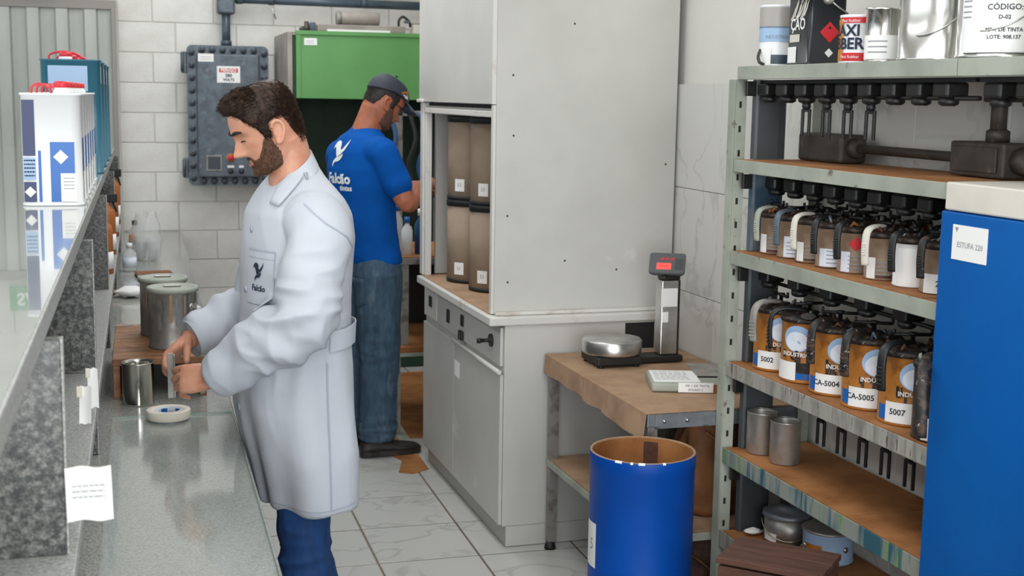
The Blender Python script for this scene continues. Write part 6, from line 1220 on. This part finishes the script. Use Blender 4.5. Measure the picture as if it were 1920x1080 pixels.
for a in (tR, tL):
    bm = newbm(); M = Matrix.Translation(Vector((a.x - 0.005, a.y - 0.01, 0.0062)) - OW) @ RZ(math.radians(6)) @ Matrix.Scale(1.04, 4); shoe(bm, M, 0.30); sole(bm, M, 0.30); obj('shoe', bm, 'shoe_black', wk)
# cap, hair, stubble, glasses
capm = lambda z, t: z - (0.038 - 0.055 * max(0, -math.cos(t)) * 0.55)
capo = lambda z, t: 0.013
cb_ = patch(capm, capo, 0.0, 0.1045, 40, 64, HW, 0.003); cap = obj('cap', cb_, 'cap_dark', wk)
bm = newbm(); rg = []
for i in range(13):
    v = -1 + 2 * i / 12; a = v * 0.95; p0 = hp(0.040, a, 0.011); ext = 0.075 * (1 - 0.35 * v * v); p1 = p0 + Vector((ext * 0.55, v * 0.004, -0.002)); p2 = p0 + Vector((ext, v * 0.002, -0.012 - 0.010 * v * v)); p1.z -= 0.008 * v * v
    rg.append([HW @ p0, HW @ p1, HW @ p2, HW @ (p2 - Vector((0, 0, 0.003))), HW @ (p1 - Vector((0, 0, 0.003))), HW @ (p0 - Vector((0, 0, 0.003)))])
loft(bm, rg); obj('brim', bm, 'cap_brim', cap)
part('cap_button', 'cap_dark', cap, lathe, [(0.008, 0), (0.007, 0.004), (0, 0.006)], 10, HW @ T(-0.008, 0, 0.128))
def hs(zc, tc, w_, h_, rot, off):
    out = []
    for sx, sz in ((-1, -1), (1, -1), (1, 1), (-1, 1)): z = zc + (sx * w_ * math.sin(rot) + sz * h_ * math.cos(rot)); t = tc + (sx * w_ * math.cos(rot) - sz * h_ * math.sin(rot)) / 0.09; p = hp(z, t, off); p.z += 0.013 * max(0, min(1, (z - 0.03) / 0.07)) * 0.9; out.append(HW @ p)
    return out
bm = newbm()
for zc, tc, w_, h_, ro in ((0.066, -1.12, 0.020, 0.003, 0.35), (0.058, -1.16, 0.024, 0.0032, 0.2), (0.074, -0.98, 0.009, 0.003, 0.9)): addgeo(bm, hs(zc, tc, w_, h_, ro, 0.0165), [(0, 1, 2, 3)])
obj('orange_emblem', bm, 'orange_print', cap); bm = newbm()
for zc, tc, w_, h_, ro in ((0.052, -1.1, 0.018, 0.0024, 0.1), (0.047, -1.04, 0.013, 0.0022, 0.05)): addgeo(bm, hs(zc, tc, w_, h_, ro, 0.0165), [(0, 1, 2, 3)])
obj('white_emblem', bm, 'shirt_print', cap)
hm_ = lambda z, t: min(0.04 - z, z - lint([(0, 9), (1.2, 9), (1.25, -0.03), (1.47, -0.036), (1.53, 0.004), (1.95, 0.010), (2.1, -0.03), (2.4, -0.062), (3.15, -0.07)], abs(t)))
hb_ = patch(hm_, lambda z, t: 0.004, -0.08, 0.045, 40, 100, HW, 0.004); strands(hb_, hm_, lambda z, t: 0.004, -0.08, 0.04, 1500, 0.008, 0.0008, HW, lambda z, t, n: Vector((-0.2, 0, -0.7)) + n * 0.3, 9); obj('hair', hb_, 'hair_dark', wk)
bb_ = patch(beard_mask, lambda z, t: 0.001, -0.1305, -0.02, 60, 120, HW, 0.006); obj('stubble', bb_, 'beard_brown', wk)
for s in (-1, 1):
    bm = newbm(); tube(bm, [HW @ (hp(-0.006, s * 1.5, 0.004)), HW @ hp(-0.002, s * 1.1, 0.005), HW @ (hp(0.0, s * 0.62, 0.012))], 0.0022, 6); c = hp(-0.008, s * 0.36, 0.016); tube(bm, [HW @ (c + Vector((-0.25 * abs(0.024 * math.cos(a)) , 0.024 * math.cos(a), 0.015 * math.sin(a)))) for a in [2 * PI * k / 20 for k in range(21)]], 0.0018, 6); obj('glasses_frame', bm, 'black_metal', wk)
    bm = newbm(); addgeo(bm, [HW @ (c + Vector((-0.25 * abs(0.023 * math.cos(a)), 0.023 * math.cos(a), 0.0145 * math.sin(a)))) for a in [2 * PI * k / 20 for k in range(20)]], [tuple(range(20))]); obj('lens', bm, 'glass_sheet', wk)
    pts = [hp(0.0125, s * (0.16 + 0.5 * u), 0.0015) for u in [k / 8 for k in range(9)]]; bm = newbm(); tube(bm, [HW @ p for p in pts], 0.0035, 6); obj('eyebrow', bm, 'hair_dark', wk)

for o in bpy.data.objects:
    if o.type == 'MESH' and o.name.split('.')[0] in ('paint_crust', 'city_print', 'small_print', 'print_lines', 'pencil_lines', 'label_print', 'grip_ribs', 'flame_print', 'orange_emblem', 'white_emblem', 'keys'): o['kind'] = 'stuff'
